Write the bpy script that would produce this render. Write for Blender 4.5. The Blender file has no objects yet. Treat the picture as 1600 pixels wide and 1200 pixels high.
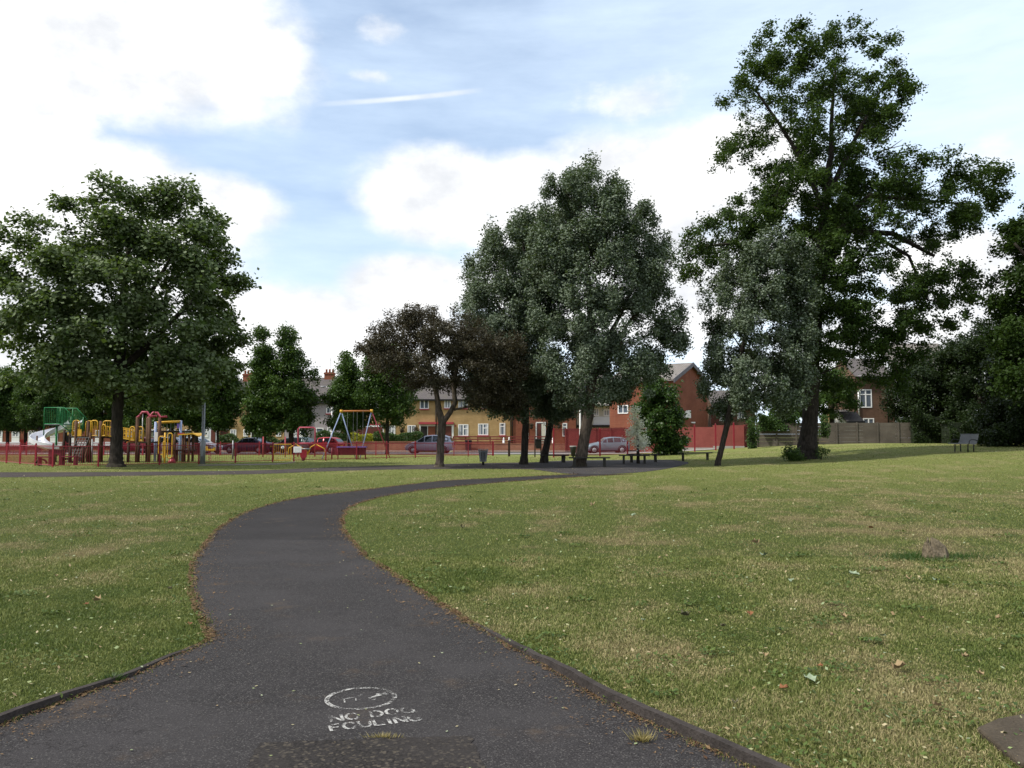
import bpy, math, random
import numpy as np
from mathutils import Vector, Matrix
R = math.radians
scene = bpy.context.scene
COL = scene.collection
random.seed(5)

# ------------------------------------------------------------------ camera
F = 1300.0                      # focal length in photo pixels (1600 wide)
TH = math.atan(80.0 / F)        # horizon sits 80 px under the centre
CAMZ = 1.6
cd = bpy.data.cameras.new('camera'); cam = bpy.data.objects.new('camera', cd); COL.objects.link(cam)
cam.location = (0, 0, CAMZ); cam.rotation_euler = (math.pi / 2 + TH, 0, 0)
cd.sensor_width = 36; cd.sensor_fit = 'HORIZONTAL'; cd.lens = F / 1600 * 36
cd.clip_start = 0.1; cd.clip_end = 5000
scene.camera = cam
scene.view_settings.view_transform = 'Standard'; scene.view_settings.look = 'None'
scene.view_settings.exposure = 0.5; scene.view_settings.gamma = 1.0

def pdir(px, py):
    u = (px - 800) / F; v = (600 - py) / F
    c, s = math.cos(TH), math.sin(TH)
    return Vector((u, c - v * s, s + v * c))
def at(px, py, d):
    q = pdir(px, py); q = q * (d / q.y)
    return Vector((q.x, q.y, q.z + CAMZ))
def S(t):
    t = np.clip(t, 0, 1); return t * t * (3 - 2 * t)
def H(x, y):
    return 0.95 * S((np.asarray(x, float) - 6) / 24) * S((np.asarray(y, float) - 10) / 42)
def G(px, d):
    x = at(px, 680, d).x
    return Vector((x, d, float(H(x, d))))
def gp(px, py):                 # pixel on the flat ground -> world xy
    q = pdir(px, py); k = -CAMZ / q.z
    return (q.x * k, q.y * k)

# ------------------------------------------------------------------ world
SUN_EL, SUN_AZ = 52.0, -112.0    # azimuth measured from +Y towards +X
def make_world():
    w = bpy.data.worlds.new('World'); scene.world = w; w.use_nodes = True
    nt = w.node_tree; nt.nodes.clear(); N = nt.nodes.new; L = nt.links.new
    def math_(op, a, b=None, c=None):
        n = N('ShaderNodeMath'); n.operation = op
        for i, v in enumerate((a, b, c)):
            if v is None: continue
            if isinstance(v, (int, float)): n.inputs[i].default_value = v
            else: L(v, n.inputs[i])
        return n.outputs[0]
    def vmath(op, a, b):
        n = N('ShaderNodeVectorMath'); n.operation = op
        for i, v in enumerate((a, b)):
            if isinstance(v, tuple): n.inputs[i].default_value = v
            else: L(v, n.inputs[i])
        return n
    def ramp(x, lo, hi):
        n = N('ShaderNodeMapRange'); n.interpolation_type = 'SMOOTHSTEP'
        L(x, n.inputs[0]); n.inputs[1].default_value = lo; n.inputs[2].default_value = hi
        return n.outputs[0]
    def noise(vec, scale, detail, rough=.55):
        n = N('ShaderNodeTexNoise'); n.inputs['Scale'].default_value = scale
        n.inputs['Detail'].default_value = detail; n.inputs['Roughness'].default_value = rough
        L(vec, n.inputs['Vector']); return n.outputs['Fac']
    def mix(f, a, b):
        n = N('ShaderNodeMix'); n.data_type = 'RGBA'
        if isinstance(f, (int, float)): n.inputs[0].default_value = f
        else: L(f, n.inputs[0])
        for i, v in ((6, a), (7, b)):
            if isinstance(v, tuple): n.inputs[i].default_value = v
            else: L(v, n.inputs[i])
        return n.outputs[2]
    tc = N('ShaderNodeTexCoord'); sp = N('ShaderNodeSeparateXYZ'); L(tc.outputs['Generated'], sp.inputs[0])
    az = math_('ARCTAN2', sp.outputs[0], sp.outputs[1]); el = math_('ARCSINE', sp.outputs[2])
    cb = N('ShaderNodeCombineXYZ'); L(az, cb.inputs[0]); L(el, cb.inputs[1])
    ae = cb.outputs[0]
    nv = vmath('MULTIPLY', ae, (1.0, 1.5, 1)).outputs[0]
    n1 = noise(nv, 5.0, 9, .58); n2 = noise(nv, 15.0, 7, .6)
    def blobs(lst):
        acc = None
        for px, py, rx, ry in lst:
            q = pdir(px, py).normalized(); a0 = math.atan2(q.x, q.y); e0 = math.asin(q.z)
            s = vmath('SUBTRACT', ae, (a0, e0, 0)).outputs[0]
            m = vmath('MULTIPLY', s, (F / rx * 1.12, F / ry * 1.05, 0)).outputs[0]
            ln = vmath('LENGTH', m, (0, 0, 0)).outputs['Value']
            v = math_('SUBTRACT', 1.0, ln)
            acc = v if acc is None else math_('MAXIMUM', acc, v)
        return acc
    big = blobs([(120, 40, 400, 150), (-30, 150, 200, 120), (320, 80, 200, 85), (120, 330, 340, 130), (300, 320, 170, 70),
                 (60, 470, 420, 170), (690, 310, 170, 95), (830, 320, 260, 95), (1010, 300, 260, 115), (1150, 270, 170, 100),
                 (640, 450, 170, 70), (480, 530, 420, 110), (1000, 440, 420, 120), (1590, 420, 220, 80), (1500, 560, 400, 110)])
    soft = blobs([(1000, 158, 150, 48), (600, 48, 60, 30), (580, 118, 60, 14), (1570, 245, 90, 60)])
    d1 = math_('ADD', math_('MULTIPLY', big, 1.5), math_('MULTIPLY', math_('SUBTRACT', n1, .5), 1.5))
    c1 = ramp(d1, -.02, .55)
    d2 = math_('ADD', math_('MULTIPLY', soft, 1.2), math_('MULTIPLY', math_('SUBTRACT', n2, .52), 2.4))
    c2 = math_('MULTIPLY', ramp(d2, .1, 1.1), .6)
    # clouds over the rest of the dome
    out = math_('MAXIMUM', ramp(math_('ABSOLUTE', az), .72, .95), ramp(el, .55, .75))
    n3 = noise(tc.outputs['Generated'], 2.2, 7)
    c3 = math_('MULTIPLY', ramp(n3, .44, .58), out)
    # thin contrail
    p0, p1 = pdir(440, 165).normalized(), pdir(765, 139).normalized()
    a0, e0, a1, e1 = math.atan2(p0.x, p0.y), math.asin(p0.z), math.atan2(p1.x, p1.y), math.asin(p1.z)
    k = (e1 - e0) / (a1 - a0)
    dev = math_('ABSOLUTE', math_('SUBTRACT', math_('SUBTRACT', el, e0), math_('MULTIPLY', math_('SUBTRACT', az, a0), k)))
    tl = math_('SUBTRACT', 1.0, ramp(dev, 0.0008, .0042))
    tl = math_('MULTIPLY', tl, math_('MULTIPLY', ramp(az, a0, a0 + .16), math_('SUBTRACT', 1.0, ramp(az, a1 - .05, a1))))
    tl = math_('MULTIPLY', tl, math_('ADD', .25, math_('MULTIPLY', n2, .6)))
    cl = math_('MAXIMUM', math_('MAXIMUM', c1, c2), math_('MAXIMUM', c3, tl))
    # cirrus veil: thicker low down and to the right
    rot = vmath('MULTIPLY', ae, (1.3, 5.5, 1)).outputs[0]
    n4 = noise(rot, 3.0, 6, .6)
    veil = math_('ADD', .38, math_('MULTIPLY', ramp(az, -.1, .45), .34))
    veil = math_('ADD', veil, math_('MULTIPLY', math_('SUBTRACT', n4, .5), .7))
    veil = math_('ADD', veil, math_('MULTIPLY', math_('SUBTRACT', 1.0, ramp(el, .0, .30)), .35))
    cv = N('ShaderNodeClamp'); L(veil, cv.inputs[0])
    sky = N('ShaderNodeTexSky'); sky.sky_type = 'NISHITA'; sky.sun_disc = False
    sky.sun_elevation = R(SUN_EL); sky.sun_rotation = R(SUN_AZ); sky.air_density = 1.0; sky.dust_density = 1.2
    shade = ramp(math_('ADD', math_('MULTIPLY', n1, .65), math_('MULTIPLY', n2, .35)), .36, .60)
    ccol = mix(shade, (4.7, 4.85, 5.1, 1), (6.8, 6.8, 6.8, 1))
    base = mix(cv.outputs[0], sky.outputs[0], (5.7, 6.7, 7.8, 1))
    col = mix(cl, base, ccol)
    bg = N('ShaderNodeBackground'); L(col, bg.inputs[0]); bg.inputs[1].default_value = 0.13
    o = N('ShaderNodeOutputWorld'); L(bg.outputs[0], o.inputs[0])
make_world()

sl = bpy.data.lights.new('sun', 'SUN'); sun = bpy.data.objects.new('sun', sl); COL.objects.link(sun)
sl.energy = 3.6; sl.angle = R(3); sl.color = (1, .95, .86)
sd = Vector((math.sin(R(SUN_AZ)) * math.cos(R(SUN_EL)), math.cos(R(SUN_AZ)) * math.cos(R(SUN_EL)), math.sin(R(SUN_EL))))
sun.rotation_euler = sd.to_track_quat('Z', 'Y').to_euler()
sun.location = (0, 0, 60)

# ------------------------------------------------------------------ helpers
def tag(o, label=None, cat=None, group=None, kind=None):
    if label: o['label'] = label
    if cat: o['category'] = cat
    if group: o['group'] = group
    if kind: o['kind'] = kind
    return o
def empty(name, loc, label=None, cat=None, group=None, rz=0):
    o = bpy.data.objects.new(name, None); COL.objects.link(o); o.location = loc; o.rotation_euler = (0, 0, rz)
    o.empty_display_size = .3
    return tag(o, label, cat, group)
def link(name, me, parent=None):
    o = bpy.data.objects.new(name, me); COL.objects.link(o)
    if parent is not None: o.parent = parent
    return o
def copy_tree(o, parent=None):
    c = o.copy(); COL.objects.link(c)
    if parent is not None: c.parent = parent
    for ch in list(o.children): copy_tree(ch, c)
    return c

class MB:
    def __init__(s): s.v = []; s.f = []; s.sm = []
    def add(s, vs, fs, smooth=False):
        b = len(s.v); s.v += [tuple(p) for p in vs]
        for f in fs: s.f.append([b + i for i in f]); s.sm.append(smooth)
        return s
    def box(s, c, size, rz=0, M=None, bev=0):
        x, y, z = size[0] / 2, size[1] / 2, size[2] / 2
        vs = [Vector(p) for p in ((-x, -y, -z), (x, -y, -z), (x, y, -z), (-x, y, -z), (-x, -y, z), (x, -y, z), (x, y, z), (-x, y, z))]
        m = (M if M is not None else Matrix.Rotation(rz, 3, 'Z')); c = Vector(c)
        s.add([m @ p + c for p in vs], [(0, 3, 2, 1), (4, 5, 6, 7), (0, 1, 5, 4), (1, 2, 6, 5), (2, 3, 7, 6), (3, 0, 4, 7)])
        return s
    def span(s, p0, p1):
        c = [(a + b) / 2 for a, b in zip(p0, p1)]; return s.box(c, [abs(b - a) for a, b in zip(p0, p1)])
    def tube(s, pts, r, n=6, cap=True):
        pts = [Vector(p) for p in pts]; m = len(pts)
        rs = r if isinstance(r, (list, tuple)) else [r] * m
        vs = []; ref = None
        for i, p in enumerate(pts):
            t = (pts[min(i + 1, m - 1)] - pts[max(i - 1, 0)])
            t = t.normalized() if t.length > 1e-9 else Vector((0, 0, 1))
            if ref is None: ref = t.orthogonal().normalized()
            ref = ref - t * ref.dot(t)
            ref = ref.normalized() if ref.length > 1e-6 else t.orthogonal().normalized()
            b = t.cross(ref)
            for k in range(n):
                a = 2 * math.pi * k / n
                vs.append(p + (ref * math.cos(a) + b * math.sin(a)) * rs[i])
        fs = []
        for i in range(m - 1):
            for k in range(n):
                k2 = (k + 1) % n
                fs.append((i * n + k, i * n + k2, (i + 1) * n + k2, (i + 1) * n + k))
        if cap: fs += [tuple(range(n))[::-1], tuple((m - 1) * n + k for k in range(n))]
        return s.add(vs, fs, n > 5)
    def lathe(s, prof, n=16, c=(0, 0, 0)):
        vs = [(c[0] + r * math.cos(2 * math.pi * k / n), c[1] + r * math.sin(2 * math.pi * k / n), c[2] + z) for r, z in prof for k in range(n)]
        fs = [(i * n + k, i * n + (k + 1) % n, (i + 1) * n + (k + 1) % n, (i + 1) * n + k) for i in range(len(prof) - 1) for k in range(n)]
        fs += [tuple(range(n))[::-1], tuple((len(prof) - 1) * n + k for k in range(n))]
        return s.add(vs, fs, True)
    def prism(s, poly, y0, y1):     # polygon in xz extruded along y
        n = len(poly)
        vs = [(x, y0, z) for x, z in poly] + [(x, y1, z) for x, z in poly]
        fs = [tuple(range(n)), tuple(range(n, 2 * n))[::-1]] + [(i, i + n, (i + 1) % n + n, (i + 1) % n) for i in range(n)]
        return s.add(vs, fs)
    def build(s, name, mat, parent=None, bev=0, recalc=True):
        me = bpy.data.meshes.new(name); me.from_pydata(s.v, [], s.f)
        me.polygons.foreach_set('use_smooth', s.sm); me.materials.append(mat)
        if recalc:
            import bmesh
            bm = bmesh.new(); bm.from_mesh(me); bmesh.ops.recalc_face_normals(bm, faces=bm.faces); bm.to_mesh(me); bm.free()
        o = link(name, me, parent)
        if bev:
            b = o.modifiers.new('bevel', 'BEVEL'); b.width = bev; b.segments = 2; b.limit_method = 'ANGLE'
        return o

def np_mesh(name, verts, k, mat, attr=None, faces=None):
    """verts (n*k,3); every k consecutive verts make one polygon (or faces given)"""
    me = bpy.data.meshes.new(name); nv = len(verts)
    me.vertices.add(nv); me.vertices.foreach_set('co', np.ascontiguousarray(verts, np.float32).ravel())
    if faces is None: li = np.arange(nv, dtype=np.int32); st = np.arange(0, nv, k, dtype=np.int32)
    else: li = faces.ravel().astype(np.int32); st = np.arange(0, len(li), faces.shape[1], dtype=np.int32)
    me.loops.add(len(li)); me.loops.foreach_set('vertex_index', li)
    me.polygons.add(len(st)); me.polygons.foreach_set('loop_start', st)
    me.update(calc_edges=True)
    if attr is not None:
        a = me.attributes.new('v', 'FLOAT', 'FACE'); a.data.foreach_set('value', np.ascontiguousarray(attr, np.float32))
    me.materials.append(mat)
    return me

# ------------------------------------------------------------------ materials
class NT:
    def __init__(s, name):
        s.m = bpy.data.materials.new(name); s.m.use_nodes = True; s.t = s.m.node_tree; s.t.nodes.clear()
    def n(s, t, **kw):
        x = s.t.nodes.new(t)
        for k, v in kw.items(): setattr(x, k, v)
        return x
    def l(s, a, b): s.t.links.new(a, b)
    def put(s, sock, v):
        if isinstance(v, (int, float)): sock.default_value = v
        elif isinstance(v, (tuple, list)): sock.default_value = tuple(v) if len(v) != 3 or sock.type == 'VECTOR' else (*v, 1)
        else: s.l(v, sock)
    def math(s, op, a, b=0.0):
        x = s.n('ShaderNodeMath', operation=op); s.put(x.inputs[0], a); s.put(x.inputs[1], b); return x.outputs[0]
    def noise(s, vec, scale, detail=4, rough=.55):
        x = s.n('ShaderNodeTexNoise'); s.put(x.inputs['Scale'], scale); s.put(x.inputs['Detail'], detail); s.put(x.inputs['Roughness'], rough)
        if vec is not None: s.l(vec, x.inputs['Vector'])
        return x.outputs['Fac']
    def step(s, v, lo, hi, a=0.0, b=1.0):
        x = s.n('ShaderNodeMapRange', interpolation_type='SMOOTHSTEP'); s.put(x.inputs[0], v); s.put(x.inputs[1], lo); s.put(x.inputs[2], hi)
        s.put(x.inputs[3], a); s.put(x.inputs[4], b); return x.outputs[0]
    def mix(s, f, a, b, mode='MIX'):
        x = s.n('ShaderNodeMix', data_type='RGBA', blend_type=mode); s.put(x.inputs[0], f); s.put(x.inputs[6], a); s.put(x.inputs[7], b); return x.outputs[2]
    def pos(s):
        return s.n('ShaderNodeNewGeometry').outputs['Position']
    def obj(s): return s.n('ShaderNodeTexCoord').outputs['Object']
    def bump(s, h, strength=.3, dist=.02):
        x = s.n('ShaderNodeBump'); s.put(x.inputs['Strength'], strength); s.put(x.inputs['Distance'], dist); s.l(h, x.inputs['Height']); return x.outputs[0]
    def bsdf(s, col, rough=.6, spec=.3, metal=0.0, normal=None):
        b = s.n('ShaderNodeBsdfPrincipled'); s.put(b.inputs['Base Color'], col); s.put(b.inputs['Roughness'], rough)
        s.put(b.inputs['Specular IOR Level'], spec); s.put(b.inputs['Metallic'], metal)
        if normal is not None: s.l(normal, b.inputs['Normal'])
        return b.outputs[0]
    def out(s, sh):
        o = s.n('ShaderNodeOutputMaterial'); s.l(sh, o.inputs[0]); return s.m

def paint(name, col, rough=.5, var=.18, scale=2.0, spec=.3, metal=0.0, bump=0.0, fine=30.0):
    t = NT(name); p = t.obj()
    f = t.math('ADD', t.math('MULTIPLY', t.noise(p, scale, 5), .6), t.math('MULTIPLY', t.noise(p, fine, 3), .4))
    c = t.mix(t.step(f, .3, .7), tuple(x * (1 - var) for x in col), tuple(min(1, x * (1 + var)) for x in col))
    nb = t.bump(t.noise(p, fine, 3), bump, .02) if bump else None
    return t.out(t.bsdf(c, rough, spec, metal, nb))
def brick(name, c1, c2, mortar, patch=.12):
    t = NT(name); b = t.n('ShaderNodeTexBrick'); t.put(b.inputs['Scale'], 1.0)
    sp = t.n('ShaderNodeSeparateXYZ'); t.l(t.obj(), sp.inputs[0]); cb = t.n('ShaderNodeCombineXYZ')
    t.l(t.math('ADD', sp.outputs[0], sp.outputs[1]), cb.inputs[0]); t.l(sp.outputs[2], cb.inputs[1]); t.l(cb.outputs[0], b.inputs['Vector'])
    t.put(b.inputs['Brick Width'], .225); t.put(b.inputs['Row Height'], .075); t.put(b.inputs['Mortar Size'], .008)
    t.put(b.inputs['Color1'], c1); t.put(b.inputs['Color2'], c2); t.put(b.inputs['Mortar'], mortar)
    f = t.noise(t.obj(), .7, 6, .65)
    c = t.mix(t.step(f, .35, .7, 0, .6), b.outputs[0], tuple(x * .62 for x in c1))
    return t.out(t.bsdf(c, .85, .2))
def roof_tiles(name, c):
    t = NT(name); b = t.n('ShaderNodeTexBrick'); sp = t.n('ShaderNodeSeparateXYZ'); t.l(t.obj(), sp.inputs[0]); cb = t.n('ShaderNodeCombineXYZ')
    t.l(sp.outputs[0], cb.inputs[0]); t.l(t.math('ADD', sp.outputs[1], sp.outputs[2]), cb.inputs[1]); t.l(cb.outputs[0], b.inputs['Vector'])
    t.put(b.inputs['Scale'], 1.0); t.put(b.inputs['Brick Width'], .3); t.put(b.inputs['Row Height'], .3); t.put(b.inputs['Mortar Size'], .02)
    t.put(b.inputs['Color1'], c); t.put(b.inputs['Color2'], tuple(x * 1.25 for x in c)); t.put(b.inputs['Mortar'], tuple(x * .5 for x in c))
    f = t.noise(t.obj(), 1.2, 6, .65)
    return t.out(t.bsdf(t.mix(t.step(f, .4, .75, 0, .5), b.outputs[0], (.09, .085, .06)), .8, .25))
def leaf_mat(name, dark, light, under=None, trans=.3, gloss=.3, rough=.5, under_amt=.75):
    t = NT(name); a = t.n('ShaderNodeAttribute', attribute_name='v'); v = a.outputs['Fac']
    c = t.mix(v, dark, light)
    if under is not None:
        bf = t.n('ShaderNodeNewGeometry').outputs['Backfacing']
        c = t.mix(t.math('MULTIPLY', bf, under_amt), c, under)
    b = t.bsdf(c, rough, gloss)
    tr = t.n('ShaderNodeBsdfTranslucent'); t.l(t.mix(.5, c, (light[0] * 1.6, light[1] * 1.5, light[2] * .7)), tr.inputs[0])
    mx = t.n('ShaderNodeMixShader'); t.put(mx.inputs[0], trans); t.l(b, mx.inputs[1]); t.l(tr.outputs[0], mx.inputs[2])
    return t.out(mx.outputs[0])
def bark(name, col):
    t = NT(name); p = t.obj(); sp = t.n('ShaderNodeVectorMath', operation='MULTIPLY'); t.l(p, sp.inputs[0]); t.put(sp.inputs[1], (1, 1, .22))
    f = t.noise(sp.outputs[0], 14, 6, .65); g = t.noise(p, 1.5, 4)
    c = t.mix(t.step(f, .35, .65), tuple(x * .5 for x in col), tuple(x * 1.3 for x in col))
    c = t.mix(t.step(g, .5, .75, 0, .5), c, (col[0] * .7, col[1] * .95, col[2] * .6))
    return t.out(t.bsdf(c, .9, .15, 0, t.bump(f, .7, .05)))

M = {}
M['red'] = paint('crimson_paint', (.24, .018, .03), .45)
M['crimson'] = paint('dark_crimson_board', (.13, .014, .024), .5)
M['red_fade'] = paint('faded_red_paint', (.33, .05, .06), .6)
M['yellow'] = paint('yellow_paint', (.60, .34, .03), .5, .15)
M['green'] = paint('green_paint', (.015, .16, .05), .4)
M['blue'] = paint('pale_blue_paint', (.25, .31, .48), .5)
M['purple'] = paint('purple_paint', (.12, .08, .30), .4)
M['pink'] = paint('rose_red_paint', (.34, .05, .085), .5)
M['wood'] = paint('weathered_timber', (.10, .055, .035), .8, .35, 3, .15, bump=.3)
M['darkwood'] = paint('dark_timber', (.035, .022, .016), .8, .35, 3, .15, bump=.3)
M['slate_wood'] = paint('grey_black_bench_timber', (.035, .033, .028), .75, .35, 5, .2, bump=.3)
M['steel'] = paint('polished_steel', (.66, .66, .70), .38, .08, 2, .5, .35)
M['galv'] = paint('galvanised_steel', (.22, .23, .24), .5, .15, 3, .4, .5)
M['lampwhite'] = paint('white_grey_lamp_paint', (.62, .62, .60), .5, .08)
M['white'] = paint('white_paint', (.76, .76, .75), .4, .06)
M['offwhite'] = paint('cream_render', (.52, .50, .43), .8, .1)
M['greyrender'] = paint('grey_pebbledash', (.30, .27, .28), .9, .1, 1.2)
M['whiterender'] = paint('white_render', (.62, .64, .68), .85, .07)
M['twig'] = paint('dark_hedge_core', (.010, .016, .006), .9)
M['black'] = paint('black_plastic', (.012, .012, .013), .45, .2)
M['dark'] = paint('dark_interior', (.02, .016, .015), .7, .2)
M['browndoor'] = paint('brown_door', (.10, .03, .022), .5, .2)
M['pane'] = paint('window_glass', (.10, .12, .15), .08, .25, 1.2, .6)
M['carglass'] = paint('car_glass', (.018, .022, .026), .05, .2, 2, .7)
M['tyre'] = paint('tyre_rubber', (.015, .015, .015), .8)
M['rim'] = paint('wheel_rim', (.35, .36, .37), .35, .1, 5, .5, .6)
M['lampred'] = paint('tail_light', (.35, .01, .01), .2)
M['lamphead'] = paint('headlight', (.55, .56, .58), .12)
M['plate'] = paint('yellow_plate', (.65, .48, .03), .4)
M['plate_w'] = paint('white_plate', (.7, .7, .68), .4)
M['tan'] = brick('tan_brick', (.36, .235, .10), (.42, .28, .13), (.33, .25, .14))
M['redbrick'] = brick('red_brick', (.19, .058, .034), (.235, .078, .043), (.21, .105, .065))
M['brownbrick'] = brick('brown_brick', (.095, .052, .034), (.13, .072, .046), (.13, .09, .066))
M['redwall'] = brick('red_painted_brick', (.23, .060, .052), (.26, .072, .06), (.21, .065, .055))
M['lowbrick'] = brick('garden_wall_brick', (.26, .10, .065), (.32, .14, .08), (.25, .17, .12))
M['tile'] = roof_tiles('roof_tiles', (.085, .075, .075))
M['tile2'] = roof_tiles('grey_roof_tiles', (.17, .155, .145))
M['galv2'] = paint('grey_coated_mesh', (.17, .175, .185), .5, .1)
M['slab'] = paint('mossy_slab', (.060, .048, .034), .9, .4, 2.5, .15, bump=.5, fine=60)
M['concrete'] = paint('concrete', (.19, .175, .15), .9, .25, 1.5, .15, bump=.3)
M['gatepath'] = paint('dusty_concrete', (.15, .13, .10), .9, .2, 1.0, .2)
M['pave'] = paint('pavement_concrete', (.30, .285, .26), .9, .15, 1.0, .2)
M['redfence'] = paint('red_stained_boards', (.15, .032, .026), .8, .3, 4)
M['terracotta'] = paint('terracotta', (.35, .12, .06), .8)

LM = {}
LM['maple'] = leaf_mat('maple_leaves', (.020, .046, .009), (.085, .135, .030), (.18, .22, .12), .3, .2, .55, .5)
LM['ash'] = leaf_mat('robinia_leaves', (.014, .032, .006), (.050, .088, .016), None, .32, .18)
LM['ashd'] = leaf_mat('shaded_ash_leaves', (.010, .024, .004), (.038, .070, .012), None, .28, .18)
LM['poplar'] = leaf_mat('white_poplar_leaves', (.024, .048, .018), (.080, .115, .050), (.22, .26, .20), .24, .2, .55, .5)
LM['street'] = leaf_mat('hornbeam_leaves', (.018, .044, .008), (.066, .12, .020), None, .3, .25)
LM['plum'] = leaf_mat('purple_plum_leaves', (.014, .014, .008), (.052, .040, .022), (.045, .042, .022), .25, .25)
LM['dark'] = leaf_mat('dark_evergreen_leaves', (.007, .016, .004), (.026, .045, .010), None, .25, .2)
LM['bush'] = leaf_mat('laurel_leaves', (.016, .042, .010), (.060, .115, .024), None, .3, .25, .45)
LM['silver'] = leaf_mat('silver_leaves', (.50, .53, .48), (.78, .80, .74), (.82, .84, .80), .3, .3)
LM['hedge'] = leaf_mat('privet_leaves', (.020, .05, .012), (.06, .11, .022), None, .25, .25)
LM['yhedge'] = leaf_mat('golden_privet_leaves', (.16, .19, .015), (.40, .40, .03), None, .3, .25)
LM['ivy'] = leaf_mat('ivy_leaves', (.025, .055, .012), (.09, .16, .03), None, .3, .3)
BK = bark('grey_brown_bark', (.075, .06, .048)); BKD = bark('dark_bark', (.035, .029, .024)); BKP = bark('pale_poplar_bark', (.11, .10, .085))

# ------------------------------------------------------------------ polygons on the ground (photo pixels -> world)
def W(lst): return [gp(*p) for p in lst]
def resample(pts, n):
    p = np.array(pts, float); s = np.r_[0, np.cumsum(np.hypot(*np.diff(p, axis=0).T))]
    q = np.linspace(0, s[-1], n); return np.c_[np.interp(q, s, p[:, 0]), np.interp(q, s, p[:, 1])]
def smooth(pts, n):              # Catmull-Rom through the points, then even spacing
    p = [np.array(q, float) for q in pts]; p = [2 * p[0] - p[1]] + p + [2 * p[-1] - p[-2]]; o = []
    for i in range(1, len(p) - 2):
        for t in np.linspace(0, 1, 10, endpoint=False):
            a, b, c, d = p[i - 1:i + 3]
            o.append(.5 * (2 * b + (c - a) * t + (2 * a - 5 * b + 4 * c - d) * t * t + (3 * b - a - 3 * c + d) * t ** 3))
    o.append(p[-2]); return resample(o, n)
def wob(p, seed, amp):
    rs = np.random.RandomState(seed); n = len(p); k = rs.randn(n); k = np.convolve(np.r_[k, k, k], np.ones(3) / 3, 'same')[n:2 * n]
    t = np.gradient(p, axis=0); nrm = np.c_[-t[:, 1], t[:, 0]] / (np.hypot(t[:, 0], t[:, 1])[:, None] + 1e-9)
    return p + nrm * (k * amp)[:, None]
LEFT_PX = [(0, 1135), (110, 1096), (230, 1046), (305, 1012), (330, 996), (322, 975), (306, 940), (301, 910), (306, 875), (325, 846), (352, 820), (388, 800), (440, 784), (490, 775), (560, 767), (640, 757), (700, 751), (780, 747), (850, 743.5), (905, 741)]
RIGHT_PX = [(1172, 1200), (1090, 1165), (1010, 1130), (940, 1094), (870, 1052), (800, 1014), (735, 975), (665, 930), (610, 895), (570, 868), (548, 846), (536, 826), (535, 808), (546, 794), (566, 785), (605, 775), (660, 766), (720, 759.5), (780, 754), (850, 749), (920, 744.5), (990, 741)]
lw = [(-4.6, -6), (-3.75, 1.2), (-3.2, 3.2)] + W(LEFT_PX); rw = [(3.5, -6), (2.6, 1.0), (1.75, 2.9)] + W(RIGHT_PX)
PL = wob(smooth(lw, 260), 1, .02); PR = wob(smooth(rw, 260), 2, .02)
FPU = smooth(W([(-260, 738.5), (-50, 738), (100, 738), (250, 737), (400, 735), (500, 731), (600, 728), (700, 725), (800, 723), (880, 722)]), 120)
FPD = smooth(W([(-260, 747.5), (-50, 746.5), (100, 745), (250, 743), (400, 741), (500, 737), (600, 734), (700, 733), (800, 733), (880, 735)]), 120)
PZU = smooth(W([(835, 722.5), (880, 720), (960, 719), (1040, 720), (1075, 724)]), 60)
PZD = smooth(W([(835, 734), (900, 741.2), (990, 739), (1050, 731.5), (1076, 726)]), 60)
GPU = smooth(W([(310, 726.3), (430, 724.2), (462, 721)]), 30); GPD = smooth(W([(310, 728), (430, 726.2), (462, 722.5)]), 30)
POLYS = [np.r_[PL, PR[::-1]], np.r_[FPU, FPD[::-1]], np.r_[PZU, PZD[::-1]], np.r_[GPU, GPD[::-1]]]
def inside(x, y, poly):
    r = np.zeros(len(x), bool); n = len(poly)
    bb = (x > poly[:, 0].min()) & (x < poly[:, 0].max()) & (y > poly[:, 1].min()) & (y < poly[:, 1].max())
    xi, yi = x[bb], y[bb]; q = np.zeros(len(xi), bool); j = n - 1
    for i in range(n):
        if poly[i, 1] != poly[j, 1]:
            c = ((poly[i, 1] > yi) != (poly[j, 1] > yi)) & (xi < (poly[j, 0] - poly[i, 0]) * (yi - poly[i, 1]) / (poly[j, 1] - poly[i, 1]) + poly[i, 0])
            q ^= c
        j = i
    r[bb] = q; return r
def strip(name, A, B, dz, mat, cols=6, parent=None):
    t = np.linspace(0, 1, cols + 1); n = len(A)
    P = A[:, None, :] * (1 - t)[None, :, None] + B[:, None, :] * t[None, :, None]
    z = H(P[..., 0], P[..., 1]) + dz
    v = np.concatenate([P, z[..., None]], -1).reshape(-1, 3)
    i = np.arange(n - 1)[:, None] * (cols + 1) + np.arange(cols)[None, :]
    f = np.stack([i, i + 1, i + cols + 2, i + cols + 1], -1).reshape(-1, 4)
    me = np_mesh(name, v, 4, mat, None, f)
    if me.polygons[len(f) // 2].normal.z < 0: me.flip_normals()
    o = link(name, me, parent); return o

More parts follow.
